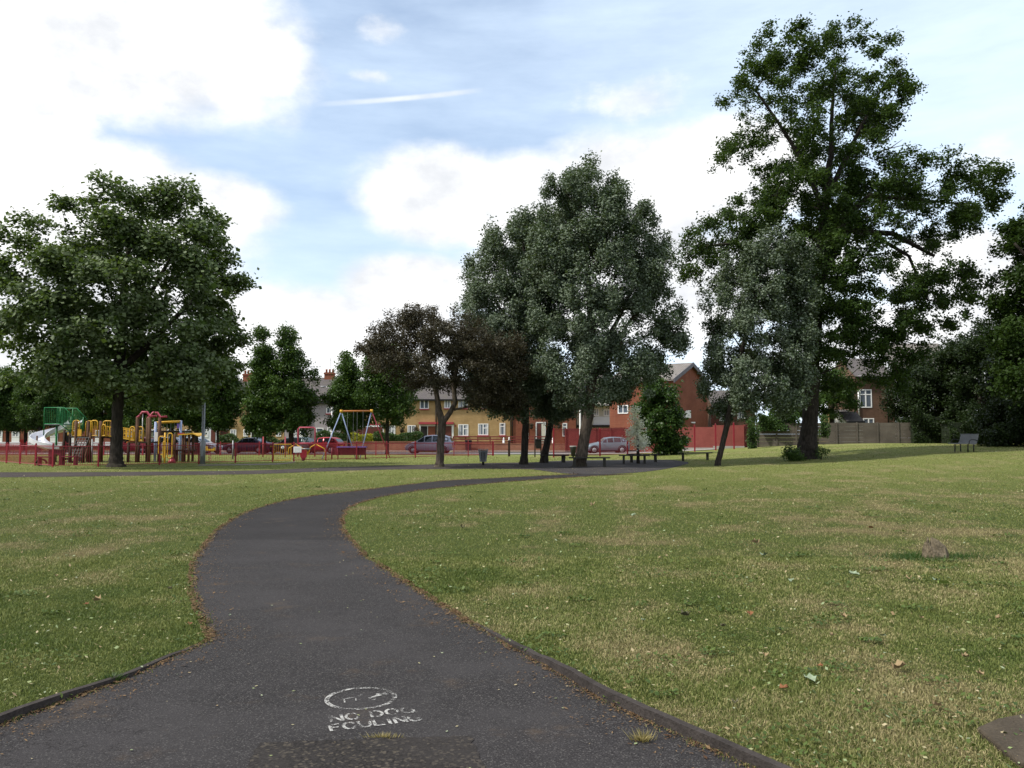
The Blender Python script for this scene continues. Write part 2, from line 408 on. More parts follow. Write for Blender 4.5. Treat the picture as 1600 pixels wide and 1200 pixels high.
def lawn_factors(t):
    p = t.pos()
    sq = t.n('ShaderNodeVectorMath', operation='MULTIPLY'); t.l(p, sq.inputs[0]); t.put(sq.inputs[1], (1, 1, .0))
    p = sq.outputs[0]
    a = t.noise(p, .22, 4); b = t.noise(p, .9, 5, .6); c = t.noise(p, 4.5, 4, .6)
    sp = t.n('ShaderNodeSeparateXYZ'); t.l(p, sp.inputs[0])
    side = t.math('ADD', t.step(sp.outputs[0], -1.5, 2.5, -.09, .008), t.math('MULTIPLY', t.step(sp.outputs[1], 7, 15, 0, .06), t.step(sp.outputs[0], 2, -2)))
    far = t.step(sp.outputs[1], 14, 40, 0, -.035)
    st_ = t.math('SINE', t.math('MULTIPLY', t.math('ADD', sp.outputs[0], t.math('MULTIPLY', sp.outputs[1], -.12)), 4.2)); far = t.math('ADD', far, t.math('MULTIPLY', st_, .028))
    f = t.math('ADD', t.math('MULTIPLY', a, .55), t.math('ADD', t.math('MULTIPLY', b, .55), t.math('MULTIPLY', c, .25)))
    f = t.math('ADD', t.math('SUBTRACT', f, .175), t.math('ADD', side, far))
    return p, sp, f, c
def m_lawn():
    t = NT('lawn'); p, sp, f, c = lawn_factors(t)
    fine = t.noise(p, 28, 5, .7); mid = t.noise(p, 9, 4, .6)
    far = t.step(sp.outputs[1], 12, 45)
    g = t.mix(t.step(mid, .3, .7), (.045, .062, .014), (.085, .11, .026))  # dark near ground colour makes gaps between blades read as shadow
    d = t.mix(t.step(fine, .3, .7), (.10, .080, .036), (.19, .155, .075))
    near = t.mix(t.step(f, .46, .64), g, d)
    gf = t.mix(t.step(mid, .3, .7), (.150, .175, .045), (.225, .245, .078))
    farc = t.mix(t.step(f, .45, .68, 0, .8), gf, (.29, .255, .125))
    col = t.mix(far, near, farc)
    col = t.mix(t.step(fine, .35, .7, 0, .45), col, t.mix(.55, col, (.01, .012, .004)))
    return t.out(t.bsdf(col, .9, .1, 0, t.bump(t.noise(p, 40, 6, .7), .9, .06)))
def m_blades():
    t = NT('grass_blades'); p, sp, f, c = lawn_factors(t)
    v = t.n('ShaderNodeAttribute', attribute_name='v').outputs['Fac']
    paleness = t.step(t.math('ADD', f, t.step(sp.outputs[1], 7, 17, 0, .12)), .30, .50)  # greens run deeper near and to the left, paler with distance
    g = t.mix(v, t.mix(paleness, (.038, .070, .011), (.094, .124, .027)), t.mix(paleness, (.140, .180, .040), (.250, .265, .080)))
    d = t.mix(v, (.22, .185, .085), (.43, .36, .19))
    k = t.step(t.math('ADD', f, t.math('MULTIPLY', t.math('SUBTRACT', v, .5),   .18)), .485, .62, 0, .82)
    col = t.mix(k, g, d)
    b = t.bsdf(col, .6, .25); tr = t.n('ShaderNodeBsdfTranslucent'); t.l(col, tr.inputs[0])
    mx = t.n('ShaderNodeMixShader'); t.put(mx.inputs[0], .3); t.l(b, mx.inputs[1]); t.l(tr.outputs[0], mx.inputs[2])
    return t.out(mx.outputs[0])
def m_asphalt(name, base, speck, coarse=False, seam=True):
    t = NT(name); p = t.pos()
    n1 = t.noise(p, 110 if not coarse else 70, 3, .8); n2 = t.noise(p, .8, 5, .6); n3 = t.noise(p, 6, 4)
    vo = t.n('ShaderNodeTexVoronoi'); t.l(p, vo.inputs['Vector']); t.put(vo.inputs['Scale'], 140 if not coarse else 60)
    w = t.n('ShaderNodeTexWhiteNoise'); t.l(vo.outputs['Position'], w.inputs['Vector'])
    st = t.step(w.outputs['Value'], .80 if not coarse else .7, 1.0)
    c = t.mix(t.step(n1, .3, .7), tuple(x * .38 for x in base), tuple(x * 1.65 for x in base))
    c = t.mix(t.math('MULTIPLY', st, .6 if not coarse else .6), c, speck)
    c = t.mix(t.step(n2, .42, .62, 0, .5), c, tuple(x * 1.7 for x in base))
    c = t.mix(t.step(n3, .55, .75, 0, .25), c, tuple(x * .55 for x in base))
    if seam:     # the far half was resurfaced in a darker mix
        sp = t.n('ShaderNodeSeparateXYZ'); t.l(p, sp.inputs[0])
        yy = t.math('ADD', sp.outputs[1], t.math('MULTIPLY', sp.outputs[0], .05))
        yy = t.math('ADD', yy, t.math('MULTIPLY', t.noise(p, 2.5, 3), .25))
        c = t.mix(t.step(yy, 12.70, 12.85, 0, .42), c, tuple(x * .55 for x in base))
        cr = t.noise(p, 1.1, 6, .7); crk = t.step(t.math('ABSOLUTE', t.math('SUBTRACT', cr, .5)), 0, .007, .7, 0)
        c = t.mix(t.math('MULTIPLY', crk, t.step(t.noise(p, .5, 2), .46, .56)), c, (.012, .011, .011))
        # brown leaf dust drifting over the surface
        c = t.mix(t.step(t.noise(p, 1.7, 6, .7), .56, .74, 0, .45), c, (.085, .060, .040))
    h = t.math('ADD', n1, st)
    return t.out(t.bsdf(c, .9, .12, 0, t.bump(h, .6, .006)))
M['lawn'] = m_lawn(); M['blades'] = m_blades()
M['asphalt'] = m_asphalt('path_asphalt', (.0265, .0245, .0250), (.135, .128, .12))
M['asphalt2'] = m_asphalt('coarse_patch_asphalt', (.022, .0195, .0185), (.10, .085, .065), True, False)
M['farpath'] = m_asphalt('far_path_asphalt', (.042, .035, .033), (.12, .10, .09), False, False)
M['plaza'] = m_asphalt('paved_area', (.040, .037, .037), (.11, .10, .10), False, False)
M['road'] = m_asphalt('road_asphalt', (.10, .098, .10), (.2, .2, .2), False, False)

# ------------------------------------------------------------------ ground, paths, road
def grid_lines(a):
    o = []
    for lo, hi, st in a: o += list(np.arange(lo, hi, st))
    return np.array(o + [a[-1][1]])
gx = grid_lines([(-900, -100, 80), (-100, -30, 5), (-30, 60, 1.0), (60, 100, 5), (100, 900, 80)])
gy = grid_lines([(-60, -5, 5), (-5, 80, 1.0), (80, 120, 4), (120, 1600, 80)])
X, Y = np.meshgrid(gx, gy); v = np.c_[X.ravel(), Y.ravel(), H(X, Y).ravel()]
nx = len(gx); i = (np.arange(len(gy) - 1)[:, None] * nx + np.arange(nx - 1)[None, :])
f = np.stack([i, i + 1, i + nx + 1, i + nx], -1).reshape(-1, 4)
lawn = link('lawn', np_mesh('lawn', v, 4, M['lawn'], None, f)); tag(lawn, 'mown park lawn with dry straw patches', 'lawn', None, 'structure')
for p in lawn.data.polygons: pass
def polysheet(name, P, dz, mat):
    from mathutils.geometry import tessellate_polygon
    v = [Vector((x, y, float(H(x, y)) + dz)) for x, y in P]
    t = tessellate_polygon([[Vector((x, y, 0)) for x, y in P]])
    me = bpy.data.meshes.new(name); me.from_pydata(v, [], [tuple(q) for q in t]); me.materials.append(mat); me.update()
    if sum(p.normal.z for p in me.polygons) < 0: me.flip_normals()
    return link(name, me)
path = polysheet('path', POLYS[0], .006, M['asphalt']); tag(path, 'dark asphalt footpath curving through the lawn', 'path', None, 'structure')
fp = strip('path', FPU, FPD, .006, M['farpath'], 4); tag(fp, 'far asphalt path running past the playground fence', 'path', None, 'structure')
pz = strip('pavement', PZU, PZD, .011, M['plaza'], 6); tag(pz, 'paved area under the poplars with benches', 'paved area', None, 'structure')
gpth = strip('path', GPU, GPD, .010, M['gatepath'], 2); tag(gpth, 'pale concrete strip leading to the yellow playground gate', 'path', None, 'structure')
def flat(name, pts, dz, mat, label, cat):
    p = np.array(pts, float); A = resample(p[:2], 90); B = resample(p[[3, 2]], 90); return tag(strip(name, A, B, dz, mat, 3), label, cat, None, 'structure')
flat('road', [(-95, 71), (17, 71), (17, 78), (-95, 78)], .004, M['road'], 'grey residential road between park and houses', 'road')
flat('pavement', [(-95, 78.1), (17, 78.1), (17, 80.5), (-95, 80.5)], .10, M['pave'], 'far pavement in front of the garden walls', 'pavement')
flat('pavement', [(-95, 68.6), (17, 68.6), (17, 70.9), (-95, 70.9)], .05, M['pave'], 'near pavement along the playground side of the road', 'pavement')
_rs = np.random.RandomState(9); _t = np.linspace(0, 1, 30)
_top = np.array(gp(405, 1163)) * (1 - _t)[:, None] + np.array(gp(735, 1152)) * _t[:, None]; _rt = np.array(gp(735, 1152)) * (1 - _t)[:, None] + np.array([.12, 3.0]) * _t[:, None]; _lf = np.array([-1.16, 3.0]) * (1 - _t)[:, None] + np.array(gp(405, 1163)) * _t[:, None]
_o = np.concatenate([_top[:-1] + _rs.randn(29, 2) * .008, _rt[:-1] + _rs.randn(29, 2) * .006, _lf[:-1] + _rs.randn(29, 2) * .006])
pt = polysheet('path', _o, .010, M['asphalt2'])
tag(pt, 'coarse dark asphalt repair patch on the near path', 'path', None, 'structure')

# worn white stencil on the path
def m_worn():
    t = NT('worn_white_paint'); p = t.pos(); n = t.noise(p, 75, 4, .75); n2 = t.noise(p, 9, 3)
    k = t.step(t.math('ADD', t.math('MULTIPLY', n, .7), t.math('MULTIPLY', n2, .5)), .54, .68)
    b = t.bsdf((.34, .335, .32), .9, .1); tr = t.n('ShaderNodeBsdfTransparent'); mx = t.n('ShaderNodeMixShader')
    t.l(k, mx.inputs[0]); t.l(tr.outputs[0], mx.inputs[1]); t.l(b, mx.inputs[2]); return t.out(mx.outputs[0])
def stencil():
    mb = MB(); c, s = math.cos(R(20)), math.sin(R(20)); ox, oy = -.915, 5.15
    def q(pts):
        return [(ox + x * c - y * s, oy + x * s + y * c, .0105) for x, y in pts]
    def stroke(a, b, w):
        a, b = Vector(a), Vector(b); d = (b - a).normalized(); n = Vector((-d.y, d.x)) * w / 2
        mb.add(q([a - n, b - n, b + n, a + n]), [(0, 1, 2, 3)])
    n = 60
    for k in range(n):
        a0, a1 = 2 * math.pi * k / n, 2 * math.pi * (k + 1) / n; r0, r1 = .19, .217
        mb.add(q([(r0 * math.cos(a0), r0 * math.sin(a0)), (r1 * math.cos(a0), r1 * math.sin(a0)), (r1 * math.cos(a1), r1 * math.sin(a1)), (r0 * math.cos(a1), r0 * math.sin(a1))]), [(0, 1, 2, 3)])
    for a, b, w in (((.045, -.02), (.165, .045), .026), ((.10, .045), (.17, .02), .02), ((.06, -.06), (.09, -.03), .02), ((-.11, .02), (-.02, .03), .012), ((-.10, .02), (-.105, -.05), .010), ((-.03, .03), (-.035, -.04), .010), ((-.02, .03), (.02, .07), .010)):
        stroke(a, b, w)
    arc = lambda cx, cy, rx, ry, a0, a1, m=6: [(cx + rx * math.cos(R(a0 + (a1 - a0) * k / m)), cy + ry * math.sin(R(a0 + (a1 - a0) * k / m))) for k in range(m + 1)]
    LET = {'N': [[(0, 0), (0, 1)], [(.06, .94), (.6, .06)], [(.66, 0), (.66, 1)]],
           'O': [arc(.35, .5, .35, .5, 100, 260), arc(.35, .5, .35, .5, -80, 80)],
           'D': [[(0, 0), (0, 1)], arc(.18, .5, .48, .5, 82, -82)],
           'G': [arc(.35, .5, .35, .5, 50, 315, 9), [(.65, .12), (.65, .45)], [(.4, .45), (.65, .45)]],
           'F': [[(0, 0), (0, 1)], [(.1, .95), (.6, .95)], [(.1, .52), (.5, .52)]],
           'U': [[(0, 1), (0, .4)], arc(.33, .4, .33, .4, 185, 355), [(.66, .4), (.66, 1)]],
           'L': [[(0, 0), (0, 1)], [(.1, .05), (.58, .05)]], 'I': [[(.15, 0), (.15, 1)]]}
    ADV = {'N': .9, 'O': .95, 'D': .9, 'G': .95, 'F': .8, 'U': .92, 'L': .78, 'I': .5, ' ': .5}
    for txt, by, x0, hgt, tw in (('NO DOG', -.365, -.225, .105, .50), ('FOULING', -.51, -.245, .105, .52)):
        k = tw / sum(ADV[ch] for ch in txt); x = x0
        for ch in txt:
            for pl in LET.get(ch, []):
                for a, b in zip(pl[:-1], pl[1:]):
                    stroke((x + a[0] * k, by + a[1] * hgt), (x + b[0] * k, by + b[1] * hgt), .018)
            x += ADV[ch] * k
    return mb.build('painted_lettering', m_worn(), path, recalc=False)
stencil()

# timber / concrete edging along the path
def edging(P, a, b, label, side, h=.07, w=.05, seed=0):
    rs = np.random.RandomState(seed); seg = P[a:b]; n = len(seg); t = np.gradient(seg, axis=0)
    nr = np.c_[-t[:, 1], t[:, 0]] / np.hypot(t[:, 0], t[:, 1])[:, None] * side
    hh = h * np.clip(np.linspace(0, 1, n) * 8, .15, 1)[::(1 if seed == 0 else 1)] + np.convolve(rs.randn(n), np.ones(5) / 5, 'same') * .006
    prof = [(0, -.03), (0.004, 1), (w * .85, 1.03), (w, -.03)]
    vs = []
    for k in range(n):
        for o, z in prof: vs.append((seg[k, 0] + nr[k, 0] * o, seg[k, 1] + nr[k, 1] * o, hh[k] * z if z > 0 else z))
    fs = [(k * 4 + j, k * 4 + j + 1, k * 4 + j + 5, k * 4 + j + 4) for k in range(n - 1) for j in range(3)] + [(0, 1, 2, 3), (n * 4 - 4, n * 4 - 3, n * 4 - 2, n * 4 - 1)]
    o = MB().add(vs, fs).build('path_edging', M['edge']); return tag(o, label, 'path edging')
M['edge'] = paint('weathered_edging', (.040, .034, .031), .9, .4, 4, .15, bump=.5, fine=50)
def idx(P, pxy):
    q = np.array(gp(*pxy)); return int(np.argmin(((P - q) ** 2).sum(1)))
edging(PR[::-1], len(PR) - 1 - idx(PR, (735, 975)), len(PR) - 1, 'dark weathered edging strip along the right side of the path', 1, .065, .055, 0)
edging(PL[::-1], len(PL) - 1 - idx(PL, (318, 1006)), len(PL) - 5, 'weathered edging strip holding back the left lawn', -1, .05, .05, 0)

# ------------------------------------------------------------------ grass blades
def grass():
    rs = np.random.RandomState(11)
    def pts(n, d0, d1):
        d = np.exp(rs.uniform(np.log(d0), np.log(d1), n)); x = rs.uniform(-.76, .76, n) * d
        jx, jy = x + rs.randn(n) * .035, d + rs.randn(n) * .035      # ragged edge
        ok = np.ones(n, bool)
        for P in POLYS: ok &= ~inside(jx, jy, P)
        return x[ok], d[ok]
    def frame(n):
        a = rs.uniform(0, 2 * np.pi, n); l = rs.uniform(0, 2 * np.pi, n)
        return np.c_[np.cos(a), np.sin(a), 0 * a], np.c_[np.cos(l), np.sin(l), 0 * l]
    def patchy(x, y):                # coarse clumping of height
        return .5 + .5 * np.sin(x * 2.1 + 1.7 * np.sin(y * 1.3)) * np.sin(y * 1.9 + 1.3 * np.sin(x * 1.1))
    # near blades: bent, 5 vertices
    x, y = pts(640000, 3.0, 11); n = len(x); wv, ld = frame(n)
    h = rs.uniform(.014, .035, n) * (.6 + .8 * patchy(x, y)); w = .0018 * (y / 4) ** .75 * rs.uniform(.7, 1.4, n); lean = rs.uniform(.2, 1.15, n)
    b = np.c_[x, y, H(x, y) - .002]; mid = b + ld * (h * lean * .35)[:, None] + np.c_[0 * h, 0 * h, h * .62]
    tip = b + ld * (h * lean)[:, None] + np.c_[0 * h, 0 * h, h * (1 - .25 * lean)]
    ww = wv * w[:, None]; V = np.stack([b - ww, b + ww, mid + ww * .8, mid - ww * .8, tip], 1).reshape(-1, 3)
    k = np.arange(n)[:, None] * 5
    F4 = np.concatenate([k, k + 1, k + 2, k + 3], 1); F3 = np.concatenate([k + 3, k + 2, k + 4], 1)
    tri = np.concatenate([F4[:, [0, 1, 2]], F4[:, [0, 2, 3]], F3], 1).reshape(-1, 3)
    v = np.repeat(rs.rand(n), 3)
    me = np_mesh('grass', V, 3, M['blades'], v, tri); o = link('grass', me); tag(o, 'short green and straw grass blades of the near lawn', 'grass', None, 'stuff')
    # farther tufts: single triangles
    x, y = pts(460000, 10.5, 62); n = len(x); wv, ld = frame(n)
    h = rs.uniform(.016, .038, n) * (.75 + .5 * patchy(x, y)); w = .0040 * (y / 11) ** .9 * rs.uniform(.7, 1.4, n)
    b = np.c_[x, y, H(x, y) - .003]; tip = b + ld * (h * rs.uniform(.2, 1.2, n))[:, None] + np.c_[0 * h, 0 * h, h]
    V = np.stack([b - wv * w[:, None], b + wv * w[:, None], tip], 1).reshape(-1, 3)
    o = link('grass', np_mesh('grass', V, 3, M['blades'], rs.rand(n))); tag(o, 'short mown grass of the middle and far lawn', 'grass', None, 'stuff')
grass()

def m_litter():
    t = NT('dead_leaf_litter'); v = t.n('ShaderNodeAttribute', attribute_name='v').outputs['Fac']
    c = t.mix(v, (.06, .032, .017), (.175, .115, .060)); return t.out(t.bsdf(c, .85, .15))
def m_pale():
    t = NT('pale_fallen_leaf'); v = t.n('ShaderNodeAttribute', attribute_name='v').outputs['Fac']
    r = t.n('ShaderNodeValToRGB'); t.l(v, r.inputs[0]); e = r.color_ramp.elements
    e[0].color = (.20, .14, .07, 1); e[1].color = (.25, .28, .19, 1); e.new(.35).color = (.33, .28, .17, 1); e.new(.7).color = (.16, .21, .08, 1)
    return t.out(t.bsdf(r.outputs[0], .7, .25))
M['litter'] = m_litter(); M['pale'] = m_pale(); M['clip'] = leaf_mat('dry_straw_bits', (.12, .09, .04), (.32, .26, .14), None, .1, .15)
def flakes(name, x, y, L, wr, tilt, mat, label, cat, seed, lift=.012):
    rs = np.random.RandomState(seed); n = len(x); a = rs.uniform(0, 2 * np.pi, n); t1, t2 = rs.randn(n) * tilt, rs.randn(n) * tilt
    u = np.c_[np.cos(a), np.sin(a), t1]; v = np.c_[-np.sin(a), np.cos(a), t2]; c = np.c_[x, y, H(x, y) + lift + np.abs(t1) * L * .5]
    V = np.stack([c - u * L[:, None] / 2, c + v * (L * wr)[:, None] / 2, c + u * L[:, None] / 2, c - v * (L * wr)[:, None] / 2], 1).reshape(-1, 3)
    o = link(name, np_mesh(name, V, 4, mat, rs.rand(n))); return tag(o, label, cat, None, 'stuff')
def litter():
    rs = np.random.RandomState(21)
    # orange-brown debris along both path edges
    X, Y = [], []
    for P, sd in ((PL, 1), (PR, -1)):
        s = np.r_[0, np.cumsum(np.hypot(*np.diff(P, axis=0).T))]
        dens = np.clip(9 / np.maximum(P[:, 1], 3), .12, 1.6) * (.35 + rs.rand(len(P)) ** 2 * 1.6); dens[P[:, 1] < 2.5] = 0
        cdf = np.cumsum(dens); n = 24000
        k = np.searchsorted(cdf, rs.rand(n) * cdf[-1]).clip(1, len(P) - 2); t = P[k + 1] - P[k - 1]; t /= np.hypot(t[:, 0], t[:, 1])[:, None]
        nr = np.c_[t[:, 1], -t[:, 0]] * sd
        off = np.abs(rs.randn(n)) * .05 - .05 + (rs.rand(n) < .12) * rs.rand(n) * .35; al = rs.uniform(-.5, .5, n) * .2
        q = P[k] + nr * off[:, None] + t * al[:, None]; X.append(q[:, 0]); Y.append(q[:, 1])
    X, Y = np.concatenate(X), np.concatenate(Y); L = rs.uniform(.006, .020, len(X)) * (1 + .05 * Y) * np.where(rs.rand(len(X)) < .03, 2.2, 1)
    flakes('leaf_litter', X, Y, L, .35, .25, M['litter'], 'orange brown dead leaf litter along the path edges', 'leaf litter', 22, .012)
    # straw and clippings over the lawn
    n = 26000; d = np.exp(rs.uniform(np.log(3.2), np.log(40), n)); x = rs.uniform(-.74, .74, n) * d
    ok = ~inside(x, d, POLYS[0]) & ~inside(x, d, POLYS[1]); x, d = x[ok], d[ok]; keep = rs.rand(len(x)) < np.where(x > .5, 1, .5); x, d = x[keep], d[keep]
    L = rs.uniform(.014, .036, len(x)) * (d / 5) ** .4
    flakes('dry_clippings', x, d, L, .16, .3, M['clip'], 'pale dry grass clippings scattered over the lawn', 'clippings', 23, .028)
    n = 3400; d = np.exp(rs.uniform(np.log(3.5), np.log(45), n)); x = rs.uniform(-.74, .74, n) * d; ok = ~inside(x, d, POLYS[0]); x, d = x[ok], d[ok]
    flakes('small_leaves', x, d, rs.uniform(.014, .040, len(x)) * (d / 7) ** .45, .6, .35, M['pale'], 'small pale leaf scraps strewn over the grass', 'leaf scraps', 24, .03)
    n = 260; d = rs.uniform(3.6, 20, n); x = rs.uniform(-2.5, 1.5, n); ok = inside(x, d, POLYS[0]); x, d = x[ok], d[ok]
    flakes('grit', x, d, rs.uniform(.008, .03, len(x)), .6, .1, M['pale'], 'tiny pale bits of leaf and grit on the path', 'grit', 25, .012)
litter()
def weeds():
    rs = np.random.RandomState(31); n = 260; d = np.exp(rs.uniform(np.log(3.5), np.log(26), n)); x = rs.uniform(-.74, .74, n) * d; k = rs.randint(14, 60, n); ids = np.repeat(np.arange(n), k); m = len(ids)
    r = rs.uniform(.05, .28, n)[ids] * np.sqrt(rs.rand(m)) ; a = rs.uniform(0, 6.28, m); X, Y = x[ids] + r * np.cos(a) * 1.5, d[ids] + r * np.sin(a); ok = np.ones(m, bool)
    for P in POLYS: ok &= ~inside(X, Y, P)
    X, Y = X[ok], Y[ok]; m = len(X); L = rs.uniform(.018, .042, m) * (Y / 6) ** .3; flakes('clover', X, Y, L, .7, .35, M['clover'], 'dark green clover and broad leaved weeds in the lawn', 'clover', 32, .03)
M['clover'] = leaf_mat('clover_leaves', (.034, .062, .012), (.095, .135, .030), None, .2, .2)
weeds()
# single larger fallen leaves
def leaf_shape(L, curl, seed):
    rs = np.random.RandomState(seed); n = 15; vs = [(0, 0, .004)]; 
    for k in range(n):
        a = 2 * math.pi * k / n; lobes = .62 + .38 * abs(math.cos(2.5 * a)); r = L * .5 * lobes * rs.uniform(.85, 1.1)
        vs.append((r * math.cos(a), r * .8 * math.sin(a), curl * L * (r / L) ** 2 * 4 * (1 if abs(math.sin(a)) > .4 else .3) + .002))
    return vs, [(0, k + 1, (k + 1) % n + 1) for k in range(n)]
leafc = {'g': paint('grey_green_leaf', (.20, .25, .165), .7, .2, 12), 't': paint('tan_leaf', (.27, .195, .105), .8, .3, 12), 'o': paint('orange_leaf', (.17, .07, .028), .8, .3, 12), 'y': paint('yellow_green_leaf', (.22, .30, .07), .7, .2, 12), 'd': paint('dark_curled_leaf', (.10, .09, .05), .8, .3, 12)}
LEAVES = [(1266, 1070, .10, 'g'), (1334, 902, .13, 'g'), (1475, 917, .14, 'y'), (1462, 912, .11, 'g'), (1070, 968, .09, 'd'), (1172, 965, .08, 'o'), (1318, 970, .08, 't'), (1194, 872, .15, 'g'), (1405, 1052, .10, 't'), (1195, 1032, .06, 't'), (1440, 972, .05, 't'), (1422, 910, .10, 't'), (925, 792, .16, 't'), (722, 828, .13, 'd'), (990, 808, .14, 'g'), (1300, 1000, .06, 't'), (1282, 1048, .05, 'o'), (1225, 1084, .07, 'o'), (1148, 1108, .06, 'd'), (1465, 1112, .06, 't'), (1508, 1034, .06, 't'), (1130, 985, .06, 'd'), (1237, 912, .08, 'g'), (760, 945, .06, 'g'), (1380, 1000, .05, 'g'), (1532, 1062, .06, 't'), (296, 981, .06, 'o'), (153, 944, .09, 't'), (265, 925, .05, 'd'), (135, 950, .06, 'o'), (88, 905, .05, 't'), (360, 967, .03, 'g'), (1595, 965, .08, 'g'), (1560, 972, .06, 't'), (1005, 975, .05, 'g'), (1180, 852, .13, 't'), (1360, 828, .11, 'o'), (640, 915, .06, 'o')]
LN = {'g': ('grey green fallen leaf lying flat on the grass', 'grey green fallen leaves'), 't': ('pale tan dry fallen leaf on the grass', 'tan fallen leaves'), 'o': ('orange brown dead leaf lying on the grass', 'orange fallen leaves'), 'y': ('large yellow green leaf below the stump', 'yellow green leaves'), 'd': ('dark curled dead leaf on the grass', 'dark curled leaves')}
for i, (px, py, L, c) in enumerate(LEAVES):
    x, y = gp(px, py); z = float(H(x, y)); vs, fs = leaf_shape(L, .5 if c in 'dt' else .3, i)
    o = MB().add(vs, fs).build('fallen_leaf', leafc[c], recalc=False); o.location = (x, y, z + .03); o.rotation_euler = (random.uniform(-.25, .25), random.uniform(-.25, .25), random.uniform(0, 6.3))
    tag(o, LN[c][0], 'leaf', LN[c][1])

# ------------------------------------------------------------------ trees
def tubes_np(chains, mat, name, parent):
    mb = MB()
    for pts, rs, n in chains: mb.tube(pts, rs, n, cap=True)
    return mb.build(name, mat, parent, recalc=False)
def leaves_mesh(name, C, cr, per, size, mat, seed, up=.55, flat=.7, cen=None, shape=.72):
    rs = np.random.RandomState(seed); n = len(C); cnt = np.maximum(8, (per * (cr / cr.mean()) ** 2).astype(int)); ids = np.repeat(np.arange(n), cnt); m = len(ids)
    g = rs.randn(m, 3); g /= np.linalg.norm(g, axis=1)[:, None]; rr = rs.rand(m) ** .45
    # sprigs: leaves gather round a few sub-centres in every clump
    P = C[ids] + g * (rr * cr[ids])[:, None] * np.array([1, 1, flat])
    k = 14; q = P[rs.randint(0, m, m // k)]; 
    sel = rs.rand(m) < .7; sub = rs.randint(0, len(q), m)
    # snap to the nearest-in-index sprig of the same clump for clustering
    order = np.arange(m); base = (order // k) * k; P[sel] = P[base[sel]] + rs.randn(sel.sum(), 3) * size * 1.05
    out = P - (cen if cen is not None else C.mean(0)); out /= np.linalg.norm(out, axis=1)[:, None] + 1e-6
    nrm = rs.randn(m, 3) * .62 + np.array([0, 0, up]) + out * .35; nrm /= np.linalg.norm(nrm, axis=1)[:, None]
    t = rs.randn(m, 3) + np.array([0, 0, -.35]); t -= nrm * (t * nrm).sum(1)[:, None]; t /= np.linalg.norm(t, axis=1)[:, None]; b = np.cross(nrm, t)
    L = size * np.exp(rs.randn(m) * .22); Wd = L * shape
    V = np.stack([P - t * (L / 2)[:, None], P + b * (Wd / 2)[:, None] - t * (L * .08)[:, None], P + t * (L / 2)[:, None], P - b * (Wd / 2)[:, None] - t * (L * .08)[:, None]], 1).reshape(-1, 3)
    cv = rs.rand(n) * .55; v = np.clip(cv[ids] + rs.rand(m) * .35, 0, 1)
    return np_mesh(name, V, 4, mat, v)
def grow(trunks, C, seed, tip=.012, up=.35):
    """trunks: list of (pts Vector list, radii list). Returns limb chains reaching the clump centres."""
    rs = np.random.RandomState(seed); nodes = []; par = []; fixed = []; rad = []
    for pts, rr in trunks:
        start = None
        if nodes:
            a = np.array(nodes); start = int(np.argmin(((a - np.array(pts[0])) ** 2).sum(1)))
        prev = start if start is not None else -1
        for i in range(len(pts) - 1):
            k = max(2, int((pts[i + 1] - pts[i]).length / .35))
            for j in range(k):
                t = j / k; nodes.append(list(pts[i].lerp(pts[i + 1], t))); rad.append(rr[i] * (1 - t) + rr[i + 1] * t); par.append(prev); fixed.append(True); prev = len(nodes) - 1
        nodes.append(list(pts[-1])); rad.append(rr[-1]); par.append(prev); fixed.append(True)
    nt = len(nodes); zmin = max(n[2] for n in nodes[:1]); base = np.array(nodes)
    lowest = min(C[:, 2]); 
    dd = np.sqrt(((C[:, None, :] - base[None]) ** 2).sum(2)).min(1); order = np.argsort(dd); chains_idx = []
    for ci in order:
        c = C[ci]; a = np.array(nodes); d = np.sqrt(((a - c) ** 2).sum(1)); pen = np.maximum(0, a[:, 2] - c[2] + d * up * .8) * 1.1
        low = np.where(np.arange(len(a)) < nt, np.maximum(0, (lowest - .8) - a[:, 2]) * 3, 0)
        p = int(np.argmin(d + pen + low)); s = a[p]; L = d[p]
        if L < .15: continue
        k = max(2, int(L / .55)); mid = s + (c - s) * .5 + np.array([0, 0, L * .10]) + rs.randn(3) * L * .07
        prev = p; ch = [p]
        for j in range(1, k + 1):
            t = j / k; q = s * (1 - t) ** 2 + mid * 2 * t * (1 - t) + c * t * t + (rs.randn(3) * .05 if j < k else 0)
            nodes.append(list(q)); par.append(prev); rad.append(0); fixed.append(False); prev = len(nodes) - 1; ch.append(prev)
        chains_idx.append(ch)
    flow = np.zeros(len(nodes)); hasch = np.zeros(len(nodes), bool)
    for i in range(len(nodes) - 1, -1, -1):
        if not hasch[i]: flow[i] = max(flow[i], tip ** 2.2)
        if par[i] >= 0: flow[par[i]] += flow[i]; hasch[par[i]] = True
    r = flow ** (1 / 2.2); out = []
    r0 = max(rad[:nt]); rmax = .55 * r0
    for i in range(nt, len(nodes)): rad[i] = min(r[i], rmax)
    for ch in chains_idx:
        rr = [rad[k] for k in ch]; rr[0] = min(rr[0], rr[1] * 1.25); out.append(([Vector(nodes[k]) for k in ch], rr, 5 if rr[1] < .05 else 7))
    return out
